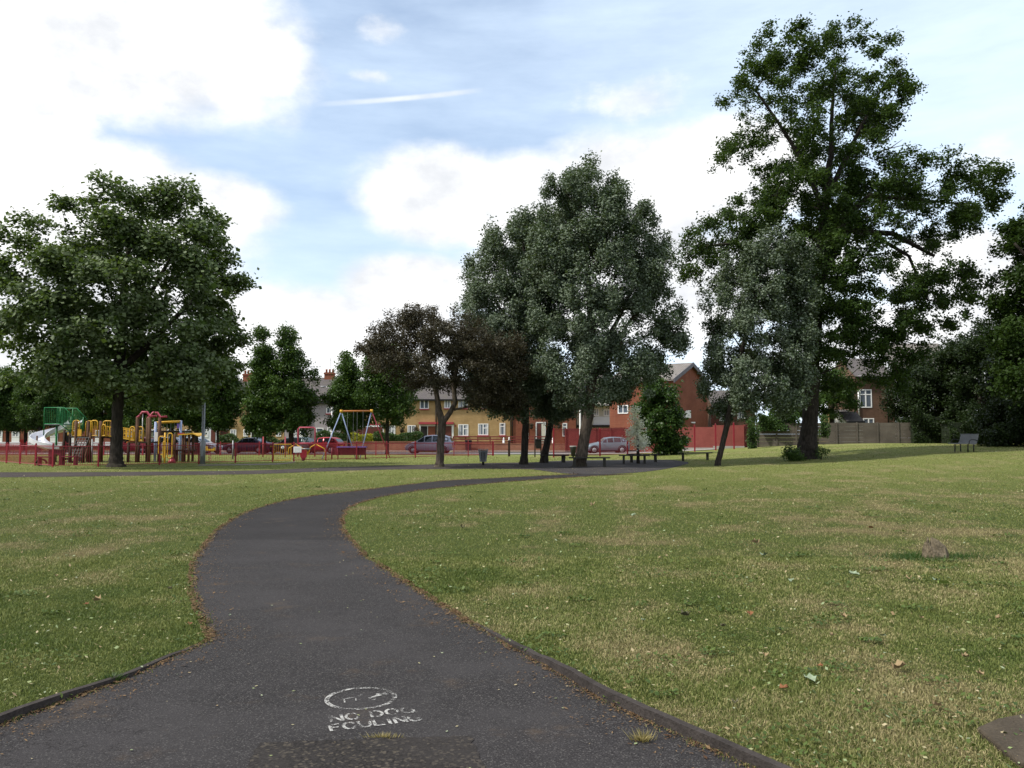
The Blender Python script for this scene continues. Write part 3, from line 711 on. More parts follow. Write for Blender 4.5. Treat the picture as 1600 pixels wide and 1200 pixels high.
def tree(name, label, cat, d, trunks, blobs, clumps, per, size, lm, bm_, cr=.62, depth=None, limbs=True, seed=1, group=None, up=.55, flat=.7, jit=.25, parts=('trunk', 'crown'), tip=.012, shape=.72, fit=1.0, voids=(), feather=.10):
    rs = np.random.RandomState(seed); s = d / F
    base_px = trunks[0][0][0] if trunks else blobs[0][0]
    B = G(base_px, d); root = empty(name, B, label, cat, group)
    loc = lambda px, py, dy=0.0: at(px, py, d) - B + Vector((0, dy, 0))
    bl = np.array(blobs, float); bc = (bl[:, :2] * (bl[:, 2] * bl[:, 3])[:, None]).sum(0) / (bl[:, 2] * bl[:, 3]).sum(); bl[:, :2] = bc + (bl[:, :2] - bc) * fit; bl[:, 2:] *= fit; xs0, xs1 = (bl[:, 0] - bl[:, 2]).min(), (bl[:, 0] + bl[:, 2]).max(); ys0, ys1 = (bl[:, 1] - bl[:, 3]).min(), (bl[:, 1] + bl[:, 3]).max()
    cx, hw, cy, hh = (xs0 + xs1) / 2, (xs1 - xs0) / 2, (ys0 + ys1) / 2, (ys1 - ys0) / 2
    dep = depth if depth is not None else hw * s * .85
    w = bl[:, 2] * bl[:, 3]; k = rs.choice(len(bl), clumps, p=w / w.sum())
    a = rs.uniform(0, 2 * np.pi, clumps); r = rs.rand(clumps) ** .42
    sh = cr / s * .55; px = bl[k, 0] + np.cos(a) * r * np.maximum(bl[k, 2] - sh, bl[k, 2] * .35); py = bl[k, 1] + np.sin(a) * r * np.maximum(bl[k, 3] - sh, bl[k, 3] * .35)
    fe = rs.rand(clumps) < feather; q = rs.uniform(1.0, 1.28, clumps)
    px = np.where(fe, bl[k, 0] + np.cos(a) * q * np.maximum(bl[k, 2] - sh * .5, 4), px); py = np.where(fe, bl[k, 1] + np.sin(a) * q * np.maximum(bl[k, 3] - sh * .5, 4), py)
    keep = np.ones(clumps, bool)
    for vx, vy, vr in voids: keep &= (px - vx) ** 2 + (py - vy) ** 2 > vr ** 2
    px, py, fe = px[keep], py[keep], fe[keep]; clumps = len(px)
    prof = np.sqrt(np.clip(1 - ((px - cx) / (hw * 1.08)) ** 2, .05, 1)) * np.sqrt(np.clip(1 - .75 * ((py - cy) / (hh * 1.05)) ** 2, .05, 1))
    e = rs.uniform(-1, 1, clumps); e = np.sign(e) * np.abs(e) ** .75
    dy = e * dep * prof
    C = np.array([tuple(loc(px[i], py[i])) for i in range(clumps)]); C[:, 1] += dy
    # keep the outline when a clump moves nearer or farther
    C[:, 0] += dy * (px - 800) / F * .0
    crs = cr * rs.uniform(.55, 1.4, clumps) * np.where(fe, .6, 1)
    tr = [([loc(*q[:2]) + Vector((0, (q[3] if len(q) > 3 else 0), 0)) for q in T], [q[2] * s / 2 for q in T]) for T in trunks]
    if trunks:
        tr[0][0][0].z = -.12
        mb = MB()
        for j, (pts, rr) in enumerate(tr):
            P2, R2 = [], []
            for i in range(len(pts) - 1):
                m = 7
                for q in range(m):
                    t = q / m; P2.append(pts[i].lerp(pts[i + 1], t) + Vector((rs.randn(), rs.randn(), 0)) * rr[0] * .03); R2.append((rr[i] * (1 - t) + rr[i + 1] * t) * (1 + rs.randn() * .03))
            P2.append(pts[-1]); R2.append(rr[-1])
            mb.tube(P2, R2, 12)
        if limbs:
            m = min(len(C), 260); sel = rs.choice(len(C), m, replace=False)
            for pts, rr, n in grow(tr, C[sel], seed + 5, tip): mb.tube(pts, rr, n)
        mb.build(parts[0], bm_, root, recalc=False)
    cen = np.array([loc(cx, cy + hh * .3)[0], 0, loc(cx, cy + hh * .3)[2]])
    me = leaves_mesh(parts[1], C, crs, per, size, lm, seed + 9, up, flat, cen, shape); link(parts[1], me, root)
    return root

tree('maple_tree', 'big round maple in front of the playground slide', 'tree', 42,
     [[(181, 731, 31), (181, 722, 22), (182, 700, 18), (184, 640, 17), (186, 590, 18), (188, 520, 15), (195, 440, 11), (205, 360, 6)],
      [(186, 590, 12), (150, 540, 9), (105, 480, 6)], [(186, 580, 12), (240, 530, 9), (300, 470, 6)], [(188, 520, 9), (240, 450, 7), (285, 370, 4)]],
     [(195, 318, 55, 34), (235, 305, 22, 24), (312, 322, 36, 30), (140, 338, 34, 24), (95, 362, 20, 16), (250, 355, 100, 50), (55, 392, 40, 30), (30, 372, 14, 16), (330, 372, 42, 38), (120, 410, 75, 45), (210, 420, 110, 60), (310, 430, 66, 50), (40, 445, 38, 36), (350, 440, 32, 36), (372, 425, 12, 16), (12, 485, 22, 22), (95, 490, 75, 45), (205, 500, 110, 60), (315, 500, 62, 50), (50, 530, 55, 30), (20, 545, 20, 14), (140, 565, 88, 45), (250, 575, 100, 50), (335, 545, 50, 42), (372, 515, 18, 18), (110, 605, 62, 26), (200, 618, 70, 24), (290, 618, 70, 28), (345, 595, 34, 36), (12, 578, 12, 9)],
     500, 185, .185, LM['maple'], BKD, .62, seed=3, depth=5.2, tip=.010, shape=.8, flat=.68, up=.85, fit=.925, voids=[(118, 455, 18), (60, 415, 10), (232, 455, 12), (75, 560, 14), (345, 480, 10), (268, 312, 14), (85, 350, 8), (165, 318, 7)], feather=.22)
tree('robinia_tree', 'tallest dark tree with thick black trunk and open ragged crown', 'tree', 45,
     [[(1259, 722, 46), (1261, 708, 34), (1263, 680, 27), (1266, 640, 24), (1268, 580, 26), (1272, 500, 24), (1278, 420, 20), (1288, 350, 15), (1296, 270, 10), (1300, 180, 6), (1305, 100, 3)],
      [(1278, 420, 15), (1320, 340, 11), (1360, 305, 8), (1430, 312, 5), (1500, 318, 2)], [(1276, 450, 14), (1320, 360, 10), (1395, 365, 8), (1460, 400, 5)],
      [(1290, 340, 10), (1260, 260, 8), (1215, 190, 5), (1180, 140, 3)], [(1292, 310, 9), (1330, 230, 7), (1365, 160, 4), (1390, 120, 2.5)], [(1275, 480, 12), (1220, 410, 8), (1150, 380, 5), (1095, 385, 3)],
      [(1330, 345, 7), (1370, 370, 6), (1420, 400, 5), (1450, 470, 3)]],
     [(1200, 62, 34, 20), (1240, 85, 50, 35), (1300, 62, 36, 20), (1345, 88, 40, 34), (1170, 130, 34, 34), (1135, 150, 14, 16), (1230, 140, 62, 48), (1310, 150, 62, 50), (1378, 125, 20, 30), (1385, 160, 16, 25), (1140, 222, 22, 24), (1120, 245, 8, 8), (1210, 210, 50, 45), (1285, 225, 85, 50), (1355, 190, 34, 46), (1280, 300, 90, 50), (1210, 312, 45, 30), (1150, 348, 42, 34), (1100, 372, 40, 34), (1085, 410, 26, 34), (1175, 385, 60, 42), (1345, 300, 60, 42), (1425, 300, 58, 42), (1492, 285, 45, 26), (1540, 285, 22, 22), (1535, 325, 26, 28), (1430, 360, 60, 36), (1475, 365, 44, 26), (1300, 380, 62, 52), (1285, 460, 55, 50), (1350, 450, 44, 50), (1430, 430, 40, 44), (1470, 460, 40, 40), (1512, 448, 28, 36), (1330, 525, 60, 46), (1398, 540, 42, 50), (1392, 592, 34, 38), (1316, 595, 20, 34), (1278, 430, 45, 45), (1275, 500, 40, 40), (1300, 340, 60, 40), (1480, 505, 40, 22), (1420, 490, 30, 30), (1270, 560, 20, 40)],
     1230, 165, .145, LM['ash'], BKD, .40, seed=8, depth=4.4, tip=.016, shape=.6, fit=.962, flat=.7, up=.7, voids=[(1402, 418, 26), (1345, 415, 12), (1232, 345, 14), (1255, 500, 14), (1240, 285, 10), (1345, 255, 10), (1270, 110, 12), (1450, 530, 12)], feather=.12)
tree('poplar_tree', 'tallest silvery poplar with a leaning trunk behind a bench', 'tree', 42.6,
     [[(905, 733, 26), (907, 722, 19), (912, 690, 17), (919, 650, 17), (925, 610, 16), (926, 540, 14), (922, 470, 11), (912, 380, 8), (905, 300, 4)],
      [(926, 560, 9), (960, 510, 7), (990, 450, 4)], [(924, 590, 9), (955, 550, 7), (985, 500, 5), (1005, 480, 3)], [(924, 520, 8), (890, 460, 6), (870, 390, 3)]],
     [(903, 278, 30, 28), (925, 305, 48, 36), (870, 318, 26, 32), (968, 310, 16, 24), (900, 350, 66, 50), (965, 360, 52, 42), (1005, 372, 34, 30), (862, 400, 46, 52), (935, 430, 95, 66), (1020, 420, 28, 42), (1035, 385, 12, 16), (868, 490, 56, 58), (940, 505, 85, 58), (1015, 500, 40, 44), (1050, 500, 24, 34), (880, 570, 58, 45), (950, 580, 62, 44), (1012, 565, 40, 36), (1058, 530, 22, 26), (900, 625, 34, 20), (965, 615, 40, 20)],
     720, 300, .11, LM['poplar'], BK, .42, seed=14, depth=3.6, flat=1.25, fit=.97, voids=[(985, 508, 24), (1040, 478, 16), (1000, 545, 16), (880, 535, 12), (985, 330, 10)], feather=.16)
tree('poplar_tree', 'dense silver poplar with straight black trunk left of the tallest poplar', 'tree', 46,
     [[(818, 724, 17), (819, 712, 12), (822, 650, 11), (824, 560, 10), (822, 470, 7), (818, 370, 3.5)], [(824, 560, 7), (790, 500, 5), (755, 430, 3)]],
     [(816, 348, 26, 22), (838, 365, 30, 40), (775, 392, 34, 26), (808, 420, 56, 50), (742, 430, 26, 30), (738, 480, 26, 36), (790, 490, 64, 56), (832, 480, 34, 60), (765, 555, 46, 40), (820, 575, 48, 50), (790, 628, 46, 30), (755, 610, 34, 30)],
     500, 270, .115, LM['poplar'], BKD, .45, seed=22, depth=3.4, flat=1.25, fit=.97, voids=[(770, 450, 12), (752, 525, 14)], feather=.16)
tree('poplar_tree', 'small bushy poplar with leaning dark trunk between two taller poplars', 'tree', 48.5,
     [[(849, 720, 16), (852, 706, 11.5), (858, 675, 10), (865, 640, 8), (866, 600, 5)]],
     [(862, 612, 34, 30), (885, 622, 20, 34), (852, 645, 22, 14), (838, 622, 16, 22), (870, 645, 26, 16)],
     100, 240, .11, LM['poplar'], BKD, .4, seed=31, depth=1.5)
tree('poplar_tree', 'slim grey green poplar leaning right beside the thick black trunk', 'tree', 42,
     [[(1121, 731, 12), (1122, 722, 9), (1130, 690, 8.5), (1138, 655, 9), (1150, 590, 8), (1170, 500, 6), (1188, 400, 3)]],
     [(1178, 388, 26, 22), (1212, 392, 34, 26), (1150, 425, 34, 36), (1205, 450, 60, 50), (1246, 420, 18, 30), (1256, 470, 14, 36), (1135, 490, 34, 40), (1195, 520, 66, 54), (1250, 520, 18, 46), (1125, 560, 22, 30), (1185, 590, 56, 44), (1240, 590, 30, 36), (1125, 605, 32, 28), (1150, 638, 34, 20), (1215, 635, 34, 18), (1100, 470, 8, 20)],
     460, 230, .11, LM['poplar'], BKD, .37, seed=41, depth=2.7, flat=1.15, fit=.98, voids=[(1140, 545, 16), (1165, 555, 8), (1112, 520, 10), (1235, 555, 10)], feather=.24)
tree('plum_tree', 'purple leaved plum tree with a forked grey trunk', 'tree', 42,
     [[(686, 732, 18), (687, 722, 13), (689, 690, 12), (691, 660, 13), (686, 640, 9), (682, 615, 8), (672, 570, 5), (655, 520, 3)], [(692, 660, 9), (703, 645, 8), (711, 630, 7.5), (709, 600, 7), (716, 560, 5), (740, 520, 3)], [(709, 640, 4), (735, 635, 3), (765, 632, 2)]],
     [(632, 496, 26, 14), (665, 500, 38, 20), (705, 518, 46, 26), (610, 520, 26, 22), (590, 545, 26, 16), (565, 548, 14, 10), (740, 530, 46, 30), (655, 550, 62, 32), (715, 560, 60, 36), (765, 570, 40, 40), (610, 568, 36, 18), (800, 570, 26, 40), (690, 592, 36, 20), (640, 592, 32, 16), (760, 615, 40, 26), (795, 620, 24, 26)],
     360, 260, .085, LM['plum'], BK, .46, seed=52, depth=3.6, flat=.75)

# street trees: two of a kind made once, then copied along the road
def street(px, d, top, bot, halfw, lab, seed, cone=True, tw=8):
    s = 1.0; h = bot - top; n = 7; bl = []
    for i in range(n):
        t = (i + .5) / n; prof = ((min(1, t * 1.3 + .10) if t < .78 else .82) if cone else math.sin(math.pi * (t * .8 + .1)) ** .6)
        bl.append((px + (i % 2 - .5) * 5, top + h * t, halfw * prof * .9, h / n * .95))
    return tree('street_tree', lab, 'tree', d, [[(px, 680 + CAMZ * F / d + 1, tw * 1.5), (px, 705, tw), (px, bot - 10, tw * .9), (px, (top + bot) / 2, tw * .6), (px, top + 12, 2)]], bl, 190, 210, .16, LM['street'], BKD, .58, seed=seed, depth=halfw * d / F * .9, group='street trees along the road')
street(455, 69.6, 514, 668, 50, 'tall conical street tree by the crimson goal frame', 61, tw=8)
street(412, 69.4, 520, 672, 36, 'narrower conical street tree with its twin on the right', 62, tw=7)
street(545, 70, 555, 668, 40, 'street tree behind the A frame swing', 63, tw=5)
street(605, 69.2, 543, 664, 52, 'broad street tree with pale trunk before the dark hedge', 64, False, 6)
street(340, 69.5, 560, 668, 40, 'thin trunk street tree before the white house', 65, False, 4)
street(307, 69.5, 540, 665, 45, 'street tree behind the timber play hut', 66, False, 6)
proto = street(268, 69.5, 545, 663, 48, 'street tree behind the blue framed swing', 67, False, 7)
for k, (px, d, sc, lab) in enumerate([(215, 70, .95, 'street tree behind the red arch of the climbing frame'), (158, 72, .9, 'street tree behind the yellow bridge panels'), (105, 80, .92, 'street tree behind the green slide cage'), (62, 79, .95, 'street tree between white windows at the far left'), (40, 82, .88, 'small street tree before the red telephone box'), (12, 81, .9, 'leftmost street tree before the brick terrace'), (-25, 80, .95, 'street tree at the left edge of the view')]):
    c = copy_tree(proto); c.location = G(px, d); c.rotation_euler.z = k * 1.3 + .4; c.scale = (sc, sc, sc); c['label'] = lab

# trees on the right side
tree('ash_tree', 'tree leaning in from the right edge with hanging boughs', 'tree', 40,
     [[(1668, 716, 40), (1668, 640, 30), (1660, 520, 22), (1650, 400, 14), (1640, 320, 5)], [(1660, 480, 12), (1620, 420, 7), (1585, 380, 4)]],
     [(1606, 345, 24, 24), (1588, 366, 18, 14), (1640, 340, 60, 50), (1604, 440, 34, 34), (1584, 470, 20, 28), (1650, 450, 60, 80), (1590, 520, 44, 50), (1660, 560, 70, 60), (1600, 590, 44, 50)],
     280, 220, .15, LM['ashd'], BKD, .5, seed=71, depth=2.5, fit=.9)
tree('dark_tree', 'dark round tree behind the wall with a house gable above it', 'tree', 72,
     [[(1445, 699, 14), (1445, 640, 12), (1448, 580, 6)]], [(1440, 585, 42, 32), (1480, 575, 40, 40), (1420, 620, 36, 32), (1460, 635, 50, 40), (1435, 660, 34, 22)], 200, 240, .17, LM['dark'], BKD, .75, seed=72, depth=3.5)
tree('dark_tree', 'tall dark tree over the wall left of the right edge', 'tree', 68,
     [[(1535, 697, 16), (1535, 640, 14), (1530, 560, 7)]], [(1525, 545, 44, 34), (1555, 590, 50, 46), (1515, 615, 44, 40), (1560, 520, 30, 34), (1545, 655, 56, 36), (1500, 560, 26, 36)], 230, 240, .17, LM['dark'], BKD, .75, seed=73, depth=3.5)
tree('dark_tree', 'dark tree filling the right edge above the grass', 'tree', 50,
     [[(1610, 705, 18), (1610, 640, 14), (1605, 580, 6)]], [(1600, 600, 44, 60), (1590, 660, 36, 40), (1640, 640, 50, 60), (1585, 692, 30, 20), (1570, 640, 26, 30), (1550, 680, 20, 22)], 240, 230, .15, LM['dark'], BKD, .6, seed=74, depth=3)
tree('garden_tree', 'mid green garden tree behind the wall right of the thick trunk', 'tree', 75,
     [[(1300, 697, 8), (1300, 650, 7), (1302, 610, 3)]], [(1300, 595, 28, 24), (1290, 630, 26, 28), (1318, 625, 20, 28), (1240, 600, 30, 30), (1225, 635, 40, 22)], 140, 200, .16, LM['street'], BKD, .65, seed=75, depth=2.5)
for a in (dict(name='laurel_bush', label='large glossy laurel bush before the red brick gable', d=62, t=[(1034, 704, 10), (1034, 660, 6)], b=[(1032, 612, 26, 22), (1030, 640, 36, 30), (1034, 670, 38, 30), (1035, 695, 36, 20), (1020, 600, 14, 12)], n=150, per=160, sz=.17, lm='bush', s=81, dp=1.6),
          dict(name='sapling', label='silver leaved sapling growing behind the double bench', d=47, t=[(997, 727, 6), (997, 705, 4.5), (995, 660, 2)], b=[(991, 648, 6, 12), (995, 666, 11, 16), (998, 686, 13, 14), (1006, 694, 9, 12), (986, 680, 7, 12)], n=60, per=44, sz=.095, lm='silver', s=82, dp=.4),
          dict(name='shrub', label='small shrub sprouting at the foot of the thick black trunk', d=43.6, t=[(1241, 721, 4), (1241, 708, 2)], b=[(1240, 711, 9, 8), (1236, 704, 5, 5), (1246, 715, 8, 4)], n=30, per=70, sz=.09, lm='street', s=83, dp=.5),
          dict(name='shrub', label='thin sprig right of the thick black trunk', d=43.8, t=[(1283, 721, 3), (1283, 708, 1.5)], b=[(1283, 706, 5, 10)], n=10, per=40, sz=.08, lm='street', s=84, dp=.2)):
    b0 = a['t'][0][0]
    tree(a['name'], a['label'], 'bush' if 'bush' in a['name'] else ('shrub' if a['name'] == 'shrub' else 'sapling'), a['d'], [a['t']], a['b'], a['n'], a['per'], a['sz'], LM[a['lm']], BKD, .32 if a['d'] < 50 else .5, depth=a['dp'], seed=a['s'], parts=('stem', 'foliage'), tip=.006)

# hedges and ivy: leafy boxes built leaf by leaf
def leafbox(name, label, cat, x0, x1, y, th, z0, z1, lm, size, seed, n=None, bump_=.12, group=None):
    rs = np.random.RandomState(seed); cx = (x0 + x1) / 2; g = float(H(cx, y)); root = empty(name, (cx, y, g), label, cat, group)
    w, h = x1 - x0, z1 - z0; m = int((w * h * 1.2 + w * th * 2) * 680 * (.12 / size) ** 2 if n is None else n)
    fc = rs.choice(3, m, p=[.55, .35, .1]); X = rs.uniform(-w / 2, w / 2, m); Z = rs.uniform(z0, z1, m); Yy = rs.uniform(-th / 2, th / 2, m)
    Yy[fc == 0] = -th / 2; Z[fc == 1] = z1
    wv = np.sin(X * 1.9 + seed) * bump_ + np.sin(X * 4.7 + Z * 3) * bump_ * .5
    Z = Z + wv * (Z - z0) / max(h, .1); Yy += np.sin(Z * 3.1 + X * 2.7) * bump_ * .6
    P = np.c_[X, Yy, Z] + rs.randn(m, 3) * size * .45; nrm = rs.randn(m, 3) * .6 + np.where((fc == 0)[:, None], [0, -.7, .3], [0, 0, .8]); nrm /= np.linalg.norm(nrm, axis=1)[:, None]
    t = rs.randn(m, 3); t -= nrm * (t * nrm).sum(1)[:, None]; t /= np.linalg.norm(t, axis=1)[:, None]; b = np.cross(nrm, t); L = size * rs.uniform(.7, 1.3, m)
    V = np.stack([P - t * (L / 2)[:, None], P + b * (L * .35)[:, None], P + t * (L / 2)[:, None], P - b * (L * .35)[:, None]], 1).reshape(-1, 3)
    link('foliage', np_mesh('foliage', V, 4, lm, rs.rand(m)), root)
    MB().span((-w / 2 + .16, -th / 2 + .16, z0 + .02), (w / 2 - .16, th / 2 - .12, z1 - .28)).build('twigs', M['twig'], root)
    return root
def X(px, d): return (px - 800) / F * d
def Z(py, d): return CAMZ + (680 - py) / F * d
leafbox('hedge', 'dark clipped hedge left of the golden hedge', 'hedge', X(494, 81), X(543, 81), 81.4, .9, 0, Z(677, 81), LM['hedge'], .13, 91)
leafbox('hedge', 'bright golden yellow clipped hedge between dark ones', 'hedge', X(543.5, 81), X(584, 81), 81.4, .9, .6, Z(679, 81), LM['yhedge'], .12, 92)
leafbox('hedge', 'long dark clipped hedge between golden hedge and silver car', 'hedge', X(584.5, 81), X(660, 81), 81.4, .9, .6, Z(678.5, 81), LM['hedge'], .13, 93)
leafbox('hedge', 'low dark hedge behind the dark blue car', 'hedge', X(342, 81), X(440, 81), 81.4, .9, 0, Z(684, 81), LM['hedge'], .13, 94, bump_=.25)
leafbox('hedge', 'bright green hedge topping the concrete wall', 'hedge', X(1184, 69), X(1244, 69), 69.0, .9, 1.3, 2.75, LM['hedge'], .15, 95, bump_=.4)
leafbox('ivy', 'ivy spilling where red wall meets concrete wall', 'ivy', X(1168, 66), X(1184, 66), 66.4, .7, 0, 1.95, LM['hedge'], .13, 96, bump_=.45)
leafbox('ivy', 'ivy hanging on the concrete wall right of the thick trunk', 'ivy', X(1280, 66.5), X(1294, 66.5), 66.6, .4, .6, 2.1, LM['hedge'], .13, 97, bump_=.4)
leafbox('ivy', 'dark ivy covering the right end of the concrete wall', 'ivy', X(1424, 66), X(1478, 66), 66.3, .8, 0, 2.3, LM['dark'], .14, 98, bump_=.4)
leafbox('bush', 'dark bushes at the foot of the wall behind the metal bench', 'bush', X(1480, 64), X(1640, 64), 64.6, 1.6, 0, 1.9, LM['dark'], .14, 99, bump_=.5)
leafbox('hedge', 'loose garden shrubs before the white house', 'hedge', X(340, 82.5), X(352, 82.5), 82.6, .8, 0, 1.2, LM['street'], .13, 100, bump_=.3)

# bare dead twigs standing out of the tall tree
def dead_twigs():
    rt = [o for o in COL.objects if o.name == 'robinia_tree'][0]; B = rt.location; mb = MB()
    def L(px, py): return at(px, py, 44.5) - B
    for pl in ([(1355, 205), (1380, 188), (1402, 178), (1418, 165)], [(1402, 178), (1415, 178), (1430, 152)], [(1418, 165), (1420, 140)], [(1380, 188), (1395, 172), (1404, 158)], [(1402, 178), (1420, 175)], [(1365, 240), (1390, 232), (1415, 226), (1432, 240)], [(1390, 232), (1410, 218)], [(1375, 225), (1392, 212), (1398, 206)]):
        p = [L(*q) for q in pl]; mb.tube(p, [.035 - .027 * i / (len(p) - 1) for i in range(len(p))], 5)
    mb.build('dead_branch', paint('bare_grey_twig', (.12, .105, .09), .9), rt)
dead_twigs()

# ------------------------------------------------------------------ houses
def window(root, D, px0, py0, px1, py1, style='c', oy=0.0, mat='white', name='window', paneM='pane', ox=0.0, oz=0.0):
    """casement window on a facade at depth D (root-local coordinates)"""
    rl = root.location; x0, x1 = X(px0, D) - rl.x + ox, X(px1, D) - rl.x + ox; z1, z0 = Z(py0, D) - rl.z + oz, Z(py1, D) - rl.z + oz; y = D - rl.y + oy
    t = .09; mb = MB(); f0, f1 = y - .045, y + .03
    mb.span((x0, f0, z0), (x1, f1, z0 + t)); mb.span((x0, f0, z1 - t), (x1, f1, z1)); mb.span((x0, f0, z0 + t), (x0 + t, f1, z1 - t)); mb.span((x1 - t, f0, z0 + t), (x1, f1, z1 - t))
    xm = (x0 + x1) / 2
    if 'c' in style: mb.span((xm - t * .6, f0 + .004, z0 + t), (xm + t * .6, f1, z1 - t))
    if 't' in style: zt = z1 - (z1 - z0) * .28; mb.span((x0 + t, f0 + .008, zt - t * .5), (xm - t * .6 if 'c' in style else x1 - t, f1, zt + t * .5))
    if 'h' in style: zt = z1 - (z1 - z0) * .28; mb.span((x0 + t, f0 + .008, zt - t * .5), (x1 - t, f1, zt + t * .5))
    if 'r' in style: zt = z1 - (z1 - z0) * .38; mb.span((xm + t * .6, f0 + .008, zt - t * .5), (x1 - t, f1, zt + t * .5))
    w = mb.build(name, M[mat], root)
    MB().span((x0 + .02, y - .006, z0 + .02), (x1 - .02, y + .02, z1 - .02)).build('pane', M[paneM], w)
    if 'n' in style:                                  # net curtains drawn to the sides
        for a, b in ((x0 + t, x0 + t + (x1 - x0) * .2), (x1 - t - (x1 - x0) * .2, x1 - t)):
            n = 6; c = MB()
            for i in range(n):
                u0, u1 = a + (b - a) * i / n, a + (b - a) * (i + 1) / n; c.span((u0, y - .014 - .006 * (i % 2), z0 + t), (u1, y - .007, z1 - t))
            c.build('curtain', M['curtain'], w)
    if 's' in style: MB().span((x0 - .06, y - .11, z0 - .11), (x1 + .06, y + .02, z0 - .004)).build('sill', M['red_fade'], w)
    return w
M['curtain'] = paint('net_curtain', (.45, .46, .50), .9, .1, 6)
def panel(root, D, px0, py0, px1, py1, mat, name, oy=-.03, th=.08):
    rl = root.location; y = D - rl.y + oy
    return MB().span((X(px0, D) - rl.x, y, Z(py1, D) - rl.z), (X(px1, D) - rl.x, y + th, Z(py0, D) - rl.z)).build(name, M[mat], root)
def house(name, label, px0, px1, D, eave_py, ridge_py, wm, rm, depth=8.0, gable=False, chim=(), cat='house', base_z=-.3):
    x0, x1 = X(px0, D) + .012, X(px1, D) - .012; cx = (x0 + x1) / 2; g = float(H(cx, D)); root = empty(name, (cx, D, g), label, cat)
    w = x1 - x0; ze = Z(eave_py, D) - g; zr = Z(ridge_py, D + depth / 2) - g; a, b = -w / 2, w / 2
    mb = MB(); 
    if not gable:
        prof = [(0, base_z), (depth, base_z), (depth, ze), (depth / 2, zr - .12), (0, ze)]
        vs = [(a, y, z) for y, z in prof] + [(b, y, z) for y, z in prof]
    else:
        zr = Z(ridge_py, D) - g; prof = [(a, base_z), (b, base_z), (b, ze), (0, zr - .12), (a, ze)]
        vs = [(x, 0, z) for x, z in prof] + [(x, depth, z) for x, z in prof]
    n = 5; mb.add(vs, [tuple(range(n)), tuple(range(n, 2 * n))[::-1]] + [(i, i + n, (i + 1) % n + n, (i + 1) % n) for i in range(n)])
    mb.build('wall', M[wm], root)
    r = MB(); o = .35; th = .16
    if not gable:
        for s in (0, 1):
            y_e, y_r = (-o, depth / 2) if s == 0 else (depth + o, depth / 2); sl = (zr - ze) / (depth / 2); z_e = ze - sl * o
            A, Bz = (a - .006, y_e), (b + .006, y_r)
            r.add([(a - .006, y_e, z_e), (b + .006, y_e, z_e), (b + .006, y_r, zr), (a - .006, y_r, zr), (a - .006, y_e, z_e - th), (b + .006, y_e, z_e - th), (b + .006, y_r, zr - th), (a - .006, y_r, zr - th)],
                  [(0, 1, 2, 3), (7, 6, 5, 4), (0, 4, 5, 1), (1, 5, 6, 2), (3, 2, 6, 7), (0, 3, 7, 4)])
        ro = r.build('roof', M[rm], root)
        MB().span((a, -o - .1, ze - sl * o - .12), (b, -o + .01, ze - sl * o + .02)).build('gutter', M['black'], root)
    else:
        sl = (zr - ze) / (w / 2)
        for s in (-1, 1):
            xe = s * (w / 2 + o); z_e = ze - sl * o
            r.add([(xe, -o, z_e), (0, -o, zr), (0, depth + o, zr), (xe, depth + o, z_e), (xe, -o, z_e - th), (0, -o, zr - th), (0, depth + o, zr - th), (xe, depth + o, z_e - th)],
                  [(0, 1, 2, 3), (7, 6, 5, 4), (0, 4, 5, 1), (1, 5, 6, 2), (3, 2, 6, 7), (0, 3, 7, 4)])
        ro = r.build('roof', M[rm], root)
        bb = MB()
        for s in (-1, 1):
            xe = s * (w / 2 + o); z_e = ze - sl * o
            bb.add([(xe, -o - .06, z_e + .02), (0, -o - .06, zr + .02), (0, -o - .06, zr - .30), (xe, -o - .06, z_e - .30), (xe, -o - .005, z_e + .02), (0, -o - .005, zr + .02), (0, -o - .005, zr - .30), (xe, -o - .005, z_e - .30)],
                   [(0, 1, 2, 3), (7, 6, 5, 4), (0, 4, 5, 1), (1, 5, 6, 2), (3, 2, 6, 7), (0, 3, 7, 4)])
        bb.build('bargeboard', M['white'], root)
    for c0, c1, top in chim:
        xa, xb = X(c0, D + depth / 2) - cx, X(c1, D + depth / 2) - cx; zt = Z(top, D + depth / 2) - g
        c = MB().span((xa, depth / 2 - .35, zr - .6), (xb, depth / 2 + .35, zt)).span((xa - .06, depth / 2 - .41, zt - .2), (xb + .06, depth / 2 + .41, zt - .06)).build('chimney', M['redbrick'], ro)
        k = MB(); n = 3
        for i in range(n): k.lathe([(.12, 0), (.10, .3), (.13, .32), (.13, .36)], 8, (xa + (xb - xa) * (i + .5) / n, depth / 2, zt))
        k.build('chimney_pot', M['terracotta'], ro)
    return root
def pipe(root, D, px, py0, py1, mat='black', r=.06):
    rl = root.location; return MB().tube([(X(px, D) - rl.x, D - rl.y - .09, Z(py0, D) - rl.z), (X(px, D) - rl.x, D - rl.y - .09, Z(py1, D) - rl.z)], r, 6).build('downpipe', M[mat], root)
def basket(px, py, D, label):
    o = empty('hanging_basket', at(px, py, D), label, 'plant basket', 'hanging baskets on the tan house')
    MB().lathe([(.02, -.22), (.16, -.16), (.22, 0)], 10).build('basket', M['darkwood'], o)
    rs = np.random.RandomState(int(px)); C = rs.randn(10, 3) * .12 + np.array([0, 0, .1])
    link('flowers', leaves_mesh('flowers', C, np.full(10, .18), 26, .10, LM['plum'], int(px)), o)

